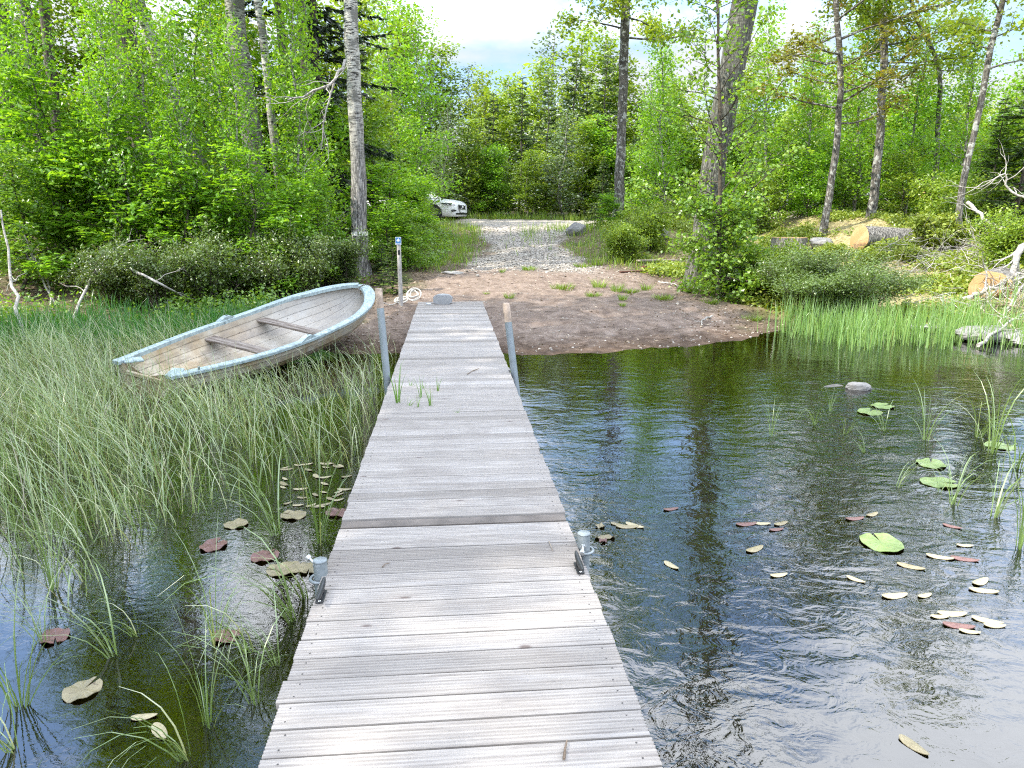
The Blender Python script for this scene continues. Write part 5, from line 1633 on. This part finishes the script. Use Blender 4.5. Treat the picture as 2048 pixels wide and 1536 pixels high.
def log(a, b, rad, label, group, seed, squash=1.0):
    a = np.array(a); b = np.array(b); r = np.random.default_rng(seed)
    root = thing('felled_log', a, label, 'log', group)
    d = (b - a); L_ = np.linalg.norm(d); d /= L_
    k = max(6, int(L_ / .3)); n = 28
    ph = r.uniform(0, 6.28, 3)
    an = np.arange(n) * 2 * math.pi / n
    ov = 1 + .05 * np.sin(2 * an + ph[0]) + .03 * np.sin(3 * an + ph[1]) + .02 * np.sin(5 * an + ph[2])
    w = ov[None] * (1 + .012 * r.normal(size=(k, n)))
    path = a[None] + d[None] * np.linspace(0, L_, k)[:, None]
    g = Geo(); g.tube(path, np.linspace(rad, rad * .85, k), n, 0, .5, caps=False, wob=w); g.build('bark', M['bark_log'], root, a)
    for e, s_, w_, rr in ((0, -1, w[0], rad), (k - 1, 1, w[-1], rad * .85)):
        g = Geo(); T = d; ref = np.array([0, 0, 1.0]) if abs(T[2]) < .8 else np.array([1.0, 0, 0])
        A = np.cross(T, ref); A /= np.linalg.norm(A); B = np.cross(T, A)
        c = path[e] + d * s_ * .004
        rings = [c + (A[None] * np.cos(an)[:, None] + B[None] * np.sin(an)[:, None]) * (rr * w_ * f)[:, None] for f in (1.0, .96, .5)]
        rings[1] = rings[1] + d * s_ * .006; rings[2] = rings[2] + d * s_ * .008
        V = np.vstack(rings + [c[None] + d * s_ * .008])
        j = np.arange(n); j2 = (j + 1) % n
        F4 = np.vstack([np.stack([j + q * n, j2 + q * n, j2 + (q + 1) * n, j + (q + 1) * n], -1) for q in (0, 1)])
        F3 = np.stack([j + 2 * n, j2 + 2 * n, np.full(n, 3 * n)], -1)
        b0_ = g.n; g.add(V, F4, 0, .5, True); g.more(F3, 0, True, b0_)
        o = g.build('sawn_face', M['sawn'], root, a)
    return root
la = TP(1716, 506); la[2] += .38
lb = PD(1895, 483, la[1] + 1.0)
log(la, lb, .32, 'big grey felled log with an orange sawn face pointing left', None, 1)
la = TP(1978, 600); la[2] += .2
log(la, la + np.array([1.9, 1.9, .12]), .36, 'thick sawn log end lying low at the right edge under dead branches', None, 2)
la = PD(1838, 462, 22.6); 
log((la[0], la[1], H(la[0], la[1]) + .75), (la[0] + 1.8, la[1] + .6, H(la[0] + 1.8, la[1] + .6) + .55), .12, 'thin sawn log resting behind the far end of the big felled log', None, 3)
la = PD(1893, 468, 22.0)
log((la[0], la[1], H(la[0], la[1]) + .62), (la[0] + 1.5, la[1] + .9, H(la[0] + 1.5, la[1] + .9) + .45), .09, 'small sawn branch log poking out of the brushwood', None, 4)

def stump(c, rad, hh, label, seed):
    r = np.random.default_rng(seed)
    root = thing('tree_stump', c, label, 'stump', 'sawn stumps in the clearing')
    n = 26; an = np.arange(n) * 2 * math.pi / n
    fl = 1 + .10 * np.sin(5 * an + r.uniform(0, 6)) + .06 * np.sin(8 * an + r.uniform(0, 6))
    lev = np.array([-.15, 0, .12, .3, .6, .9, 1.0]) * hh
    w = np.array([1 + (fl - 1) * f for f in (2.2, 2.0, 1.3, .9, .7, .6, .6)])
    rad_ = rad * np.array([1.35, 1.22, 1.08, 1.0, .97, .96, .955])
    g = Geo(); g.tube(np.stack([0 * lev, 0 * lev, lev], -1), rad_, n, 0, .5, caps=False, wob=w); g.build('bark', M['bark_log'], root)
    T = np.stack([np.zeros(n), np.zeros(n)], -1)
    g = Geo(); ring = np.stack([-np.cos(an) * 0 + 0, 0 * an, 0 * an], -1)
    # same ring frame as the tube (its axis is +Z)
    A = np.cross((0, 0, 1.), (1., 0, 0)); B = np.cross((0, 0, 1.), A)
    R1 = (A[None] * np.cos(an)[:, None] + B[None] * np.sin(an)[:, None]) * (rad_[-1] * w[-1])[:, None] + (0, 0, hh)
    R2 = R1 * (.95, .95, 1) + (0, 0, .006); R3 = R1 * (.5, .5, 1) + (0, 0, .012)
    V = np.vstack([R1, R2, R3, [(0, 0, hh + .014)]]); j = np.arange(n); j2 = (j + 1) % n
    F4 = np.vstack([np.stack([j + q * n, j2 + q * n, j2 + (q + 1) * n, j + (q + 1) * n], -1) for q in (0, 1)])
    g.add(V, F4, 0, .5, True); g.more(np.stack([j + 2 * n, j2 + 2 * n, np.full(n, 3 * n)], -1), 0, True, 0)
    g.build('sawn_top', M['sawn'], root)
stump(TP(1577, 512), .50, .52, 'tall sawn stump left of the felled log', 1)
stump(TP(1582, 548), .52, .16, 'low sawn stump with a wide pale top behind the round bush', 2)

# ---- boulders and rocks
def rock(px, py, size, label, seed, name='rock', tone=None, flatz=.55, z=None, rz=0, sunk=.2):
    r = np.random.default_rng(seed)
    c = TP(px, py); 
    root_z = c[2] if z is None else z
    nu, nv = 26, 14
    uu = np.linspace(0, 2 * math.pi, nu, endpoint=False); vv = np.linspace(-math.pi / 2, math.pi / 2, nv)
    U, V_ = np.meshgrid(uu, vv)
    d = np.stack([np.cos(V_) * np.cos(U), np.cos(V_) * np.sin(U), np.sin(V_)], -1)
    rad = np.ones(U.shape)
    for _ in range(14):
        nrm = r.normal(size=3); nrm /= np.linalg.norm(nrm)
        dd = d @ nrm; cut = r.uniform(.62, .92)
        rad = np.where(dd > cut, np.minimum(rad, cut / np.maximum(dd, .01)), rad)
    rad = rad * (1 + .02 * r.normal(size=rad.shape)); rad[:, 0] = rad[:, 0]
    X = d * rad[..., None] * np.array(size) * (1, 1, 1)
    a = rz; X = np.stack([X[..., 0] * math.cos(a) - X[..., 1] * math.sin(a), X[..., 0] * math.sin(a) + X[..., 1] * math.cos(a), X[..., 2]], -1)
    i = np.arange(nv - 1)[:, None] * nu; j = np.arange(nu)[None]; j2 = (j + 1) % nu
    g = Geo(); g.add(X.reshape(-1, 3) + (0, 0, size[2] * (1 - 2 * sunk)), np.stack([i + j, i + j2, i + nu + j2, i + nu + j], -1).reshape(-1, 4), 0, float(r.uniform(.3, .8)) if tone is None else tone)
    o = g.build(name, M['rock']); o.location = (c[0], c[1], root_z)
    return tag(o, label, 'rock')
rock(1714, 781, (.16, .10, .075), 'pale squarish stone breaking the water surface in the bay', 1, z=-.01, sunk=.35)
rock(1668, 776, (.20, .12, .06), 'flat dark stone awash left of the pale stone in the bay', 2, z=-.035, sunk=.55, tone=0.0)
rock(1985, 682, (.62, .40, .16), 'wide dark flat rock at the right shore under the dead branches', 3, z=.02, sunk=.3)
rock(2045, 690, (.40, .35, .15), 'rounded pale rock at the right edge beside the wide flat rock', 4, z=.02, sunk=.3)
rock(1850, 660, (.42, .25, .06), 'low flat rock among the right hand reeds', 5, z=.02, sunk=.4)
rock(1152, 470, (.36, .34, .30), 'smooth pale boulder at the right verge of the gravel track', 6, sunk=.25)
rock(1305, 478, (.5, .4, .30), 'mossy boulder on the mound right of the track', 7, sunk=.3)
rock(1640, 500, (.34, .3, .26), 'grey boulder between the tall stump and the felled log', 8, sunk=.2)
rock(905, 548, (.30, .16, .06), 'flat stone in the grass left of the track', 9, sunk=.4)
rock(955, 553, (.045, .04, .035), 'small dark stone alone on the beach sand', 10, sunk=.2)
rock(1092, 540, (.05, .04, .04), 'small dark stone at the lower edge of the gravel', 11, sunk=.2)

# ---- boards and beam
def board(p, q, w, t_, label, mat, lift=0.02, group=None):
    p = np.array(p); q = np.array(q); d = q - p; L_ = np.linalg.norm(d)
    g = Geo(); g.box((0, 0, 0), (L_, w, t_), 0, .5, bevel=min(w, t_) * .12)
    o = g.build('weathered_board', M[mat]); o.location = tuple((p + q) / 2 + (0, 0, lift)); o.rotation_euler = (0, -math.asin(np.clip(d[2] / L_, -1, 1)), math.atan2(d[1], d[0]))
    return tag(o, label, 'board', group)
M['board_grey'] = m_plain('board_grey', (.26, .225, .19), .85, var=.35, scale=12, spec=.2)
M['board_red'] = m_plain('board_red', (.13, .055, .04), .85, var=.35, scale=12, spec=.2)
GBD = 'boards lying below the mound'
a, b_ = TP(1276, 533), TP(1352, 532); board(a, b_, .14, .04, 'long grey board on top of the little board pile', 'board_grey', .15, GBD)
a, b_ = TP(1286, 541), TP(1326, 538); board(a, b_, .12, .045, 'short dark red board under the grey one', 'board_red', .08, GBD)
a, b_ = TP(1240, 546), TP(1300, 543); board(a, b_, .06, .03, 'thin dark batten lying left of the board pile', 'board_red', .02, GBD)
a, b_ = TP(1305, 545), TP(1345, 530); board(a, b_, .05, .04, 'narrow grey batten slanting against the board pile', 'board_grey', .05, GBD)
a, b_ = PD(1318, 447, 26.2), PD(1362, 445, 26.0); a[2] = b_[2] = max(H(a[0], a[1]), H(b_[0], b_[1]))
board(a, b_, .2, .22, 'heavy squared timber lying on the mound behind the shrubs', 'board_grey', .12)
a, b_ = TP(1326, 492), TP(1372, 500); board(a, b_, .13, .03, 'bright sunlit board end on the mound left of the thick leaning trunk', 'board_grey', .12)

# ---- dead branches
def dead_branch(pts, r0, label, seed, nb=4, mat='dead', name='dead_branch', L_=.6, group=None, r1=.004):
    r = np.random.default_rng(seed); pts = np.array(pts, float)
    k = 12; u = np.linspace(0, 1, k); path = poly_interp(pts, u); path[1:-1] += r.normal(0, r0 * .5, (k - 2, 3))
    g = Geo(); g.tube(path, np.linspace(r0, max(r0 * .35, r1), k), 8)
    for q in range(nb):
        uu = r.uniform(.2, .95); p = poly_interp(path, np.array([uu]))[0]
        T = path[min(int(uu * k) + 1, k - 1)] - path[int(uu * k) - 1 if uu * k >= 1 else 0]; T /= np.linalg.norm(T) + 1e-9
        d = T + r.normal(0, .8, 3); d[2] = abs(d[2]) * .6 if p[2] < .8 else d[2]
        br = wander(p, d, L_ * r.uniform(.5, 1.2), 7, r, 0, .28)
        g.tube(br, np.linspace(max(r0 * .38, .003), .002, 7), 5)
        sb = wander(br[3], d + r.normal(0, .8, 3), L_ * .5, 5, r, 0, .3); g.tube(sb, np.linspace(max(r0 * .2, .0025), .0015, 5), 4)
    o = g.build(name, M[mat], None, pts[0])
    return tag(o, label, 'branch', group)
def gp(px, py, lift=0): p = TP(px, py); p[2] += lift; return p
dead_branch([gp(140, 650), PD(190, 540, 13.2), PD(245, 488, 13.6)], .028, 'pale bare stick leaning up to the right behind the sedge', 1, 3)
dead_branch([PD(265, 540, 12.6), PD(330, 572, 12.3), gp(392, 612, .02)], .026, 'pale fallen stick lying slanted over the low shrubs behind the boat', 2, 2)
dead_branch([gp(52, 690), PD(22, 560, 12.3), PD(2, 420, 12.6)], .035, 'long grey pole leaning left at the left edge', 3, 3)
dead_branch([gp(112, 612), PD(75, 540, 14), PD(40, 445, 14.2)], .022, 'thin grey dead stem right of the leaning pole at the left edge', 4, 4)
dead_branch([gp(105, 620), PD(95, 560, 14), PD(60, 500, 14)], .02, 'short dead stem in the leaf litter at the left', 5, 4)
dead_branch([PD(690, 120, 16.6), PD(665, 165, 16.2), PD(600, 195, 16), PD(575, 200, 15.9)], .035, 'yellowish dead branch hanging left of the banded birch', 6, 7, L_=1.2)
dead_branch([PD(668, 165, 16.3), PD(650, 230, 16.2), PD(642, 300, 16.1)], .022, 'grey dead branch hanging straight down beside the banded birch', 7, 6, L_=1.0)
dead_branch([gp(1425, 632), PD(1404, 640, gp(1404, 650)[1]) , gp(1402, 655, .03)], .02, 'small forked stick on the beach near the reeds', 8, 1, L_=.3)
dead_branch([gp(1318, 565, .02), gp(1360, 574, .02)], .025, 'short stick lying on the beach below the board pile', 9, 2, L_=.3)
dead_branch([PD(2075, 480, 14.2), PD(2035, 500, 14.2), PD(2028, 560, 14.0), gp(2010, 600, .1)], .085, 'thick pale dead limb bending down at the right edge', 10, 5, L_=.9)
dead_branch([PD(1935, 405, 17.2), PD(1985, 450, 16.4), PD(2060, 462, 15.6)], .045, 'long grey dead branch reaching right from the crooked tree', 11, 9, L_=1.3)
dead_branch([PD(2060, 400, 15.4), PD(2015, 380, 15.6), PD(2010, 345, 15.6), PD(1960, 375, 15.8)], .028, 'twisted bare branch hanging in the foliage at the right edge', 12, 8, L_=1.0)
dead_branch([gp(1925, 610, .1), PD(1985, 575, 13.6), PD(2050, 552, 13.6)], .05, 'grey dead branch lying across the sawn log end', 13, 7, L_=.8)
dead_branch([gp(1935, 652, .05), gp(1990, 636, .22), gp(2060, 640, .2)], .03, 'dark dead branch arching over the flat rock at the right shore', 14, 7, L_=.7, mat='dead_brown')
dead_branch([gp(1880, 600, .05), gp(1900, 632, .05), gp(1905, 648, .03)], .02, 'thin stick in the grass right of the round bush', 15, 3, L_=.4)
for k, (a, b_) in enumerate([((1955, 700), (2060, 655)), ((1960, 628), (2000, 598)), ((1990, 660), (2045, 600))]):
    dead_branch([gp(*a, .05), gp(*b_, .35)], .03, ['lowest dead branch of the tangle beside the flat rock', 'leftmost short dead branch of the tangle by the sawn log end', 'steep dead branch of the tangle at the right edge'][k], 30 + k, 7, L_=.7)
# tangled brushwood
r = np.random.default_rng(41); g = Geo()
for q in range(420):
    c = TP(*[(1905, 545), (1960, 520), (1990, 610), (1930, 505), (2030, 600), (1850, 520), (1890, 500)][q % 7]) + r.normal(0, .55, 3) * (1.2, 1.0, 0)
    c[2] = H(c[0], c[1]) + abs(r.normal(0, .22)) * (1 if q % 7 != 2 else .6)
    d = r.normal(0, 1, 3); d[2] *= .45
    br = wander(c, d, r.uniform(.3, 1.1), 6, r, -.2, .22)
    br[:, 2] = np.maximum(br[:, 2], height(br[:, 0], br[:, 1]) + .01)
    g.tube(br, np.linspace(r.uniform(.004, .012), .002, 6), 5)
stuff('brushwood', g, M['dead'], 'tangled heap of bare grey twigs on the right bank')

# twigs on the beach and the dock
def twig(pts, label, rad=.005, group=None, mat='dead_brown'):
    g = Geo(); pts = np.array(pts, float); g.tube(poly_interp(pts, np.linspace(0, 1, 7)), np.linspace(rad, rad * .5, 7), 6)
    o = g.build('twig', M[mat], None, pts[0]); return tag(o, label, 'twig', group)
DZ2 = DOCKZ + .018
GT = 'twigs lying on the dock'
twig([P(945, 742, DZ2), P(958, 737, DZ2 + .01)], 'angled dark twig on the middle dock section, right of the reed blades', .006, GT)
twig([P(935, 748, DZ2), P(946, 741, DZ2)], 'short twig touching the angled twig on the middle dock section', .005, GT)
twig([P(1128, 1518, DOCKZ + .006), P(1130, 1498, DOCKZ + .006), P(1134, 1480, DOCKZ + .008)], 'thin dark twig on the near right end of the dock', .0045, GT)
twig([P(765, 1134, DOCKZ + .005), P(770, 1128, DOCKZ + .009), P(779, 1126, DOCKZ + .005)], 'tiny curled twig on the near dock section', .003, GT)
twig([P(1098, 1083, DOCKZ + .005), P(1106, 1102, DOCKZ + .005)], 'hair thin twig near the right cleat on the dock', .003, GT)
GS = 'twigs washed onto the beach'
r = np.random.default_rng(55)
for px, py in [(1060, 660), (1120, 640), (1165, 668), (1215, 655), (1270, 640), (1305, 660), (1350, 620), (1240, 685), (1150, 600), (1090, 625), (1190, 625), (1390, 640), (760, 640), (785, 660), (765, 615)]:
    c = gp(px, py, .012); a = r.uniform(-.5, .5); l_ = r.uniform(.08, .28)
    twig([c, c + (l_ * .5 * math.cos(a), l_ * .5 * math.sin(a), .012), c + (l_ * math.cos(a + .4), l_ * math.sin(a + .4), .0)], 'short brown twig lying on the beach sand', r.uniform(.004, .009), GS)

# ---- grass tufts
def tuft_proto(name, n, hmin, hmax, w, spread, mat, seed, lean=.3, bend=.6, cat='grass tuft', tint=(.5, .2), azm=None):
    r = np.random.default_rng(seed)
    a = r.uniform(0, 6.28, n); q = spread * r.random(n) ** .7
    base = np.stack([q * np.cos(a), q * np.sin(a), np.full(n, -.02)], -1)
    az = a if azm is None else r.normal(azm, .9, n)
    V, F, T = blades(base, r.uniform(hmin, hmax, n), r.uniform(w * .7, w * 1.3, n), az, np.abs(r.normal(lean, .15, n)), np.abs(r.normal(bend, .3, n)), r, 6, np.clip(r.normal(*tint, n), 0, 1))
    g = Geo(); g.add(V, F, 0, T); o = g.build(name, M[mat]); tag(o, name, cat)
    return Proto(o)
gt = [tuft_proto('grass_tuft', 170, .05, .15, .009, .16, 'grass', 61, .5, .5), tuft_proto('grass_tuft', 90, .06, .22, .008, .10, 'grass', 62, .35, .6)]
gts = [(1125, 578, 1.4, 'wide flat grass tuft in the middle of the beach'), (1198, 575, 1.3, 'rounded grass tuft right of the wide flat one'), (1187, 592, .9, 'small grass tuft below the rounded one'), (1235, 582, 1.2, 'dark grass tuft left of the fallen stick on the beach'),
       (1262, 585, 1.0, 'grass tuft between two darker ones on the beach'), (1292, 580, 1.0, 'spiky grass tuft just under the board pile'), (1325, 598, 1.2, 'bright grass tuft on the right of the beach'), (1018, 597, .8, 'lone grass tuft right of the far dock end'),
       (1058, 539, 1.0, 'bright grass tuft where gravel meets sand'), (1005, 545, .6, 'tiny grass tuft at the lower edge of the gravel'), (972, 588, .45, 'tiny grass tuft behind the far dock end'), (1245, 600, .8, 'low grass tuft below the dark one on the beach'),
       (1420, 606, 1.1, 'grass tuft beside the alder foot'), (1245, 612, .5, 'smallest grass tuft in the right half of the beach'), (1165, 535, 1.3, 'grass tuft right of the gravel edge'), (1195, 530, 1.3, 'tall grass tuft left of the leafy shrub'), (1505, 640, 1.0, 'grass tuft at the left end of the right hand reeds')]
for k, (px, py, s_, lab) in enumerate(gts):
    gt[k % 2].put(TP(px, py), k * 1.1, s_, lab, 'grass tufts on the beach')

# ---- sedge tufts standing in open water, and blades growing up through the dock
st = [tuft_proto('sedge_tuft', 14, .45, .95, .007, .03, 'reed', 71, .30, 2.2, 'sedge', azm=2.6), tuft_proto('sedge_tuft', 11, .45, .95, .0072, .025, 'reed', 72, .35, 2.5, 'sedge', azm=3.6), tuft_proto('sedge_tuft', 17, .45, .95, .0068, .04, 'reed', 73, .16, 1.2, 'sedge')]
GW = 'sedge tufts standing in the water left of the dock'
for k, (px, py, s_, lab) in enumerate([(235, 1310, .62, 'sedge tuft leaning far left over the dark water'), (275, 1270, .4, 'small sedge tuft just above the one leaning far left'), (105, 1180, .7, 'sedge tuft nearest the left edge of the main bed'), (90, 1285, .5, 'sedge tuft by the left edge under the bed'),
                                       (500, 1300, .62, 'sedge tuft with bowed blades in the middle of the dark water'), (430, 1285, .55, 'pale sedge tuft left of the bowed one'), (515, 1410, .55, 'sedge tuft with long hanging blades close to the dock'), (375, 1515, .6, 'lowest sedge tuft with bent blades at the bottom edge'), (415, 1450, .5, 'thin sedge tuft above the lowest one'),
                                       (590, 1240, .75, 'sedge tuft arching beside the left cleat'), (610, 1195, .6, 'sedge tuft touching the left short pile'), (40, 1410, .6, 'green sedge tuft cut by the left edge'), (560, 1330, .5, 'thin sedge tuft leaning on the dock side'), (30, 1500, .5, 'sedge stems in the lower left corner'), (640, 1085, .7, 'yellowing sedge tuft at the dock side above the left pile'), (560, 1070, .8, 'sedge tuft over the lily leaves')]):
    p = P(px, py, 0); st[k % 3].put((p[0], p[1], -.03), rp.normal(0, .5), s_ * 1.25, lab, GW)
GW2 = 'sedge tufts standing in the water right of the dock'
for k, (px, py, s_, lab) in enumerate([(1542, 872, .55, 'single thin sedge stem nearest the dark trunk reflection'), (1630, 850, .55, 'arching sedge tuft below the pale stone'), (1690, 868, .55, 'sedge tuft right of the arching one'), (1660, 822, .4, 'small sedge tuft close under the flat stone'), (1770, 862, .6, 'dense sedge tuft in the middle of the bay'),
                                       (1795, 975, .6, 'sedge tuft with brown base above a lily pad'), (1850, 880, .8, 'tall upright sedge tuft with one long stem'), (1905, 1010, .6, 'sedge tuft right of two lily pads'), (1955, 875, .8, 'large sedge tuft at the right'), (1985, 905, .9, 'green sedge tuft leaning right near the right edge'), (2030, 935, .9, 'tall green sedge tuft at the right edge'),
                                       (1990, 1035, .75, 'sedge tuft leaning left over the lower lily pads'), (2040, 1095, .7, 'lowest sedge tuft at the right edge'), (1730, 905, .4, 'few thin blades left of the dense tuft'), (1880, 985, .4, 'broken brown sedge stubs between lily pads')]):
    p = P(px, py, 0); st[(k + 2) % 3].put((p[0], p[1], -.03), rp.normal(0, 1.5), s_ * (1.0 if px < 1900 else 1.35), lab, GW2)
dt = [tuft_proto('reed_shoot', 7, .12, .26, .008, .02, 'reed_fresh', 75, .1, .5, 'reed'), tuft_proto('reed_shoot', 4, .08, .2, .008, .014, 'reed_fresh', 76, .2, .8, 'reed')]
for k, (px, py, s_, lab) in enumerate([(795, 806, 1.5, 'tallest reed shoots at the left dock edge'), (815, 812, 1.1, 'reed shoots just right of the tallest on the dock'), (842, 795, 1.0, 'reed shoots between dock boards in the middle of the group'), (850, 776, .9, 'upright reed shoot at the back of the dock group'), (875, 782, .7, 'small reed shoot at the back right of the dock group'), (820, 772, .9, 'thin reed shoot furthest back on the dock'), (862, 812, .9, 'bent reed shoot at the front of the dock group'), (916, 825, .6, 'lone reed shoot farthest right on the dock'), (835, 815, .6, 'short reed shoot low in the dock group')]):
    p = P(px, py, DOCKZ + .01); dt[k % 2].put((p[0], p[1], DOCKZ - .005), k * 1.7, s_, lab, 'reed shoots growing up through the dock')

# ---- lily pads and floating leaves
def m_pad(name, col, spot):
    t = NT(name); v = t.obj()
    n_ = t.noise(v, 14, 5, .65); tc = t.n('ShaderNodeTexCoord'); sp = t.n('ShaderNodeSeparateXYZ'); t.l(tc.outputs['Object'], sp.inputs[0])
    ang = t.math('ARCTAN2', sp.outputs['Y'], sp.outputs['X'])
    vein = t.math('ABSOLUTE', t.math('SINE', t.math('MULTIPLY', ang, 9.0)))
    c = t.ramp(n_, [(.3, tuple(a * .7 for a in col)), (.7, tuple(min(1, a * 1.25) for a in col))])
    c = t.mix(t.fr(vein, 0, .12, .45, 0), c, tuple(min(1, a * 1.5) for a in col))
    c = t.mix(t.fr(t.noise(v, 30, 4, .7), .58, .66, 0, .8), c, spot)
    t.principled(c, .38, t.bump(vein, .3, .003), spec=.5); return t.m
M['pad_green'] = m_pad('pad_green', (.16, .23, .07), (.20, .13, .05))
M['pad_tan'] = m_pad('pad_tan', (.24, .205, .12), (.09, .06, .035))
M['pad_red'] = m_pad('pad_red', (.15, .075, .065), (.05, .035, .025))
def lily(px, py, L_, rz, mat, label, group='lily pads on the water', w=.90, z=.006):
    n = 30; a = np.linspace(.11, 2 * math.pi - .11, n)
    x = np.cos(a) * L_ * .5; y = np.sin(a) * L_ * .5 * w; zz = .006 * np.sin(3 * a + px) + .004 * np.sin(7 * a) + .004; x = x * (1 + .012 * np.sin(5 * a + py)); y = y * (1 + .012 * np.cos(4 * a + px))
    notch = (.06 * L_, 0, .001)
    V = np.vstack([[notch], np.stack([x, y, zz], -1)])
    V2 = V - (0, 0, .003)
    F = [(0, 1 + j, 2 + j) for j in range(n - 1)]
    g = Geo(); g.add(V, F, 0, .5, True); g.add(V2, [f[::-1] for f in F], 0, .5, True)
    ring = np.vstack([V, V2]); m = n + 1
    Fq = [(j, (j + 1) % m, m + (j + 1) % m, m + j) for j in range(m)]
    g.add(ring, [q[::-1] for q in Fq], 0, .5)
    o = g.build('lily_pad', M[mat]); p = P(px, py, z); o.location = tuple(p); o.rotation_euler = (0, 0, rz + (px * .7 + py) % 6.28 if w > .5 else rz)
    return tag(o, label, 'lily pad', group)
lily(1763, 1085, .27, -.25, 'pad_green', 'large pale green lily pad alone on the blue reflection')
lily(1862, 927, .24, .1, 'pad_green', 'upper lily pad beside the sedge tufts on the right')
lily(1878, 965, .26, -.1, 'pad_green', 'lower lily pad beside the sedge tufts on the right')
lily(1740, 824, .26, 0, 'pad_green', 'lily pad half hidden by the dense sedge tuft')
lily(1765, 812, .24, .3, 'pad_green', 'farthest lily pad below the pale stone')
lily(2000, 892, .24, 0, 'pad_green', 'lily pad inside the big sedge tuft at the right')
lily(165, 1380, .155, .35, 'pad_tan', 'tan lily pad on the dark water at the lower left')
lily(427, 1090, .17, .3, 'pad_red', 'dark red lily pad sunk just under the surface')
lily(530, 1112, .165, .05, 'pad_red', 'red brown lily pad floating above two tan ones')
lily(568, 1138, .19, .1, 'pad_tan', 'tan lily pad left of the short pile')
lily(618, 1136, .14, 0, 'pad_tan', 'tan lily pad touching the short pile')
lily(472, 1048, .15, .2, 'pad_tan', 'tan lily pad at the front of the sedge bed')
lily(587, 1030, .17, .1, 'pad_tan', 'grey tan lily pad nearest the sedge roots by the dock')
lily(675, 1025, .16, 0, 'pad_red', 'dark lily pad at the dock side by the joint')
lily(452, 1272, .13, .2, 'pad_red', 'small red lily pad under the bowed sedge blades')
lily(110, 1272, .14, .2, 'pad_red', 'dim red lily pad at the far left under sedge')
lily(1200, 1052, .06, 1.0, 'pad_tan', 'small round tan leaf above the right short pile')
lily(1210, 1075, .13, .1, 'pad_tan', 'long tan leaf right of the right short pile', w=.3)
lily(1206, 1081, .05, .5, 'pad_red', 'small round red leaf right of the right short pile')
def floater():
    n = 18; a = np.linspace(0, 2 * math.pi, n, endpoint=False)
    x = .5 * np.cos(a); y = .19 * np.sin(a) * (1 - .25 * np.cos(a))
    V = np.vstack([[(0, 0, .03)], np.stack([x, y, .03 * np.cos(2 * a)], -1)])
    F = [(0, 1 + j, 1 + (j + 1) % n) for j in range(n)]
    g = Geo(); g.add(V, F, 0, .5, True); g.add(V - (0, 0, .02), [f[::-1] for f in F], 0, .5, True)
    return g
fm = [floater().build('floating_leaf', M['pad_tan']), floater().build('floating_leaf', m_plain('pad_pale', (.33, .29, .18), .45, var=.25, scale=10)), floater().build('floating_leaf', M['pad_red'])]
used = [0, 0, 0]
def leaf_at(px, py, L_, rz, kind, label, group):
    o = fm[kind] if not used[kind] else fm[kind].copy()
    if used[kind]: COL.objects.link(o)
    used[kind] = 1
    o.location = tuple(P(px, py, .006)); o.rotation_euler = (0, 0, rz); o.scale = (L_,) * 3
    return tag(o, label, 'floating leaf', group)
GF = 'leaves floating on the open water right of the dock'
r = np.random.default_rng(81)
right_leaves = [(1342, 1017, 2), (1493, 1047, 2), (1520, 1047, 0), (1524, 1046, 1), (1562, 1046, 0), (1553, 1058, 2), (1447, 1093, 0), (1510, 1097, 0), (1343, 1130, 1), (1558, 1149, 1), (1590, 1155, 1), (1710, 1036, 2), (1745, 1028, 0), (1905, 1052, 2), (1915, 1078, 0), (1930, 1090, 1), (1880, 1113, 1), (1930, 1117, 2), (1935, 1144, 1), (1822, 1132, 0), (1962, 1162, 1),
                (1968, 1180, 1), (1680, 1150, 1), (1712, 1158, 1), (1790, 1190, 1), (1850, 1190, 1), (1900, 1192, 0), (1880, 1232, 1), (1905, 1226, 1), (1918, 1250, 2), (1955, 1247, 1), (1990, 1250, 1), (1975, 1240, 1), (1940, 1262, 1), (2040, 1190, 1), (1235, 1048, 0), (1255, 1052, 0), (1270, 1050, 1), (1262, 1112, 1), (1828, 1490, 0)]
for k, (px, py, kd) in enumerate(q for n_, q in enumerate(right_leaves) if n_ % 4 != 2 or q[1] > 1400):
    lab = 'large tan leaf floating alone at the bottom right' if py > 1400 else 'slender tan leaf floating on the open water right of the dock' if kd != 2 else 'slender reddish leaf floating on the open water right of the dock'
    leaf_at(px, py, r.uniform(.085, .15), r.normal(-.1, .5) if py < 1400 else -1.1, kd, lab, GF)
GF2 = 'leaves floating among the sedge left of the dock'
for k in range(34):
    px = r.uniform(560, 700); py = r.uniform(925, 1015)
    if px > 720 - (py - 900) * .35: px -= 60
    leaf_at(px, py, r.uniform(.06, .12), r.uniform(-1, 1), int(r.choice([0, 1, 1])), 'small pale leaf floating among the sedge left of the dock', GF2)
leaf_at(320, 1462, .12, -.8, 1, 'curled pale leaf below the lowest sedge tuft', GF2)
leaf_at(288, 1432, .10, .2, 1, 'pale strip of leaf beside the lowest sedge tuft', GF2)
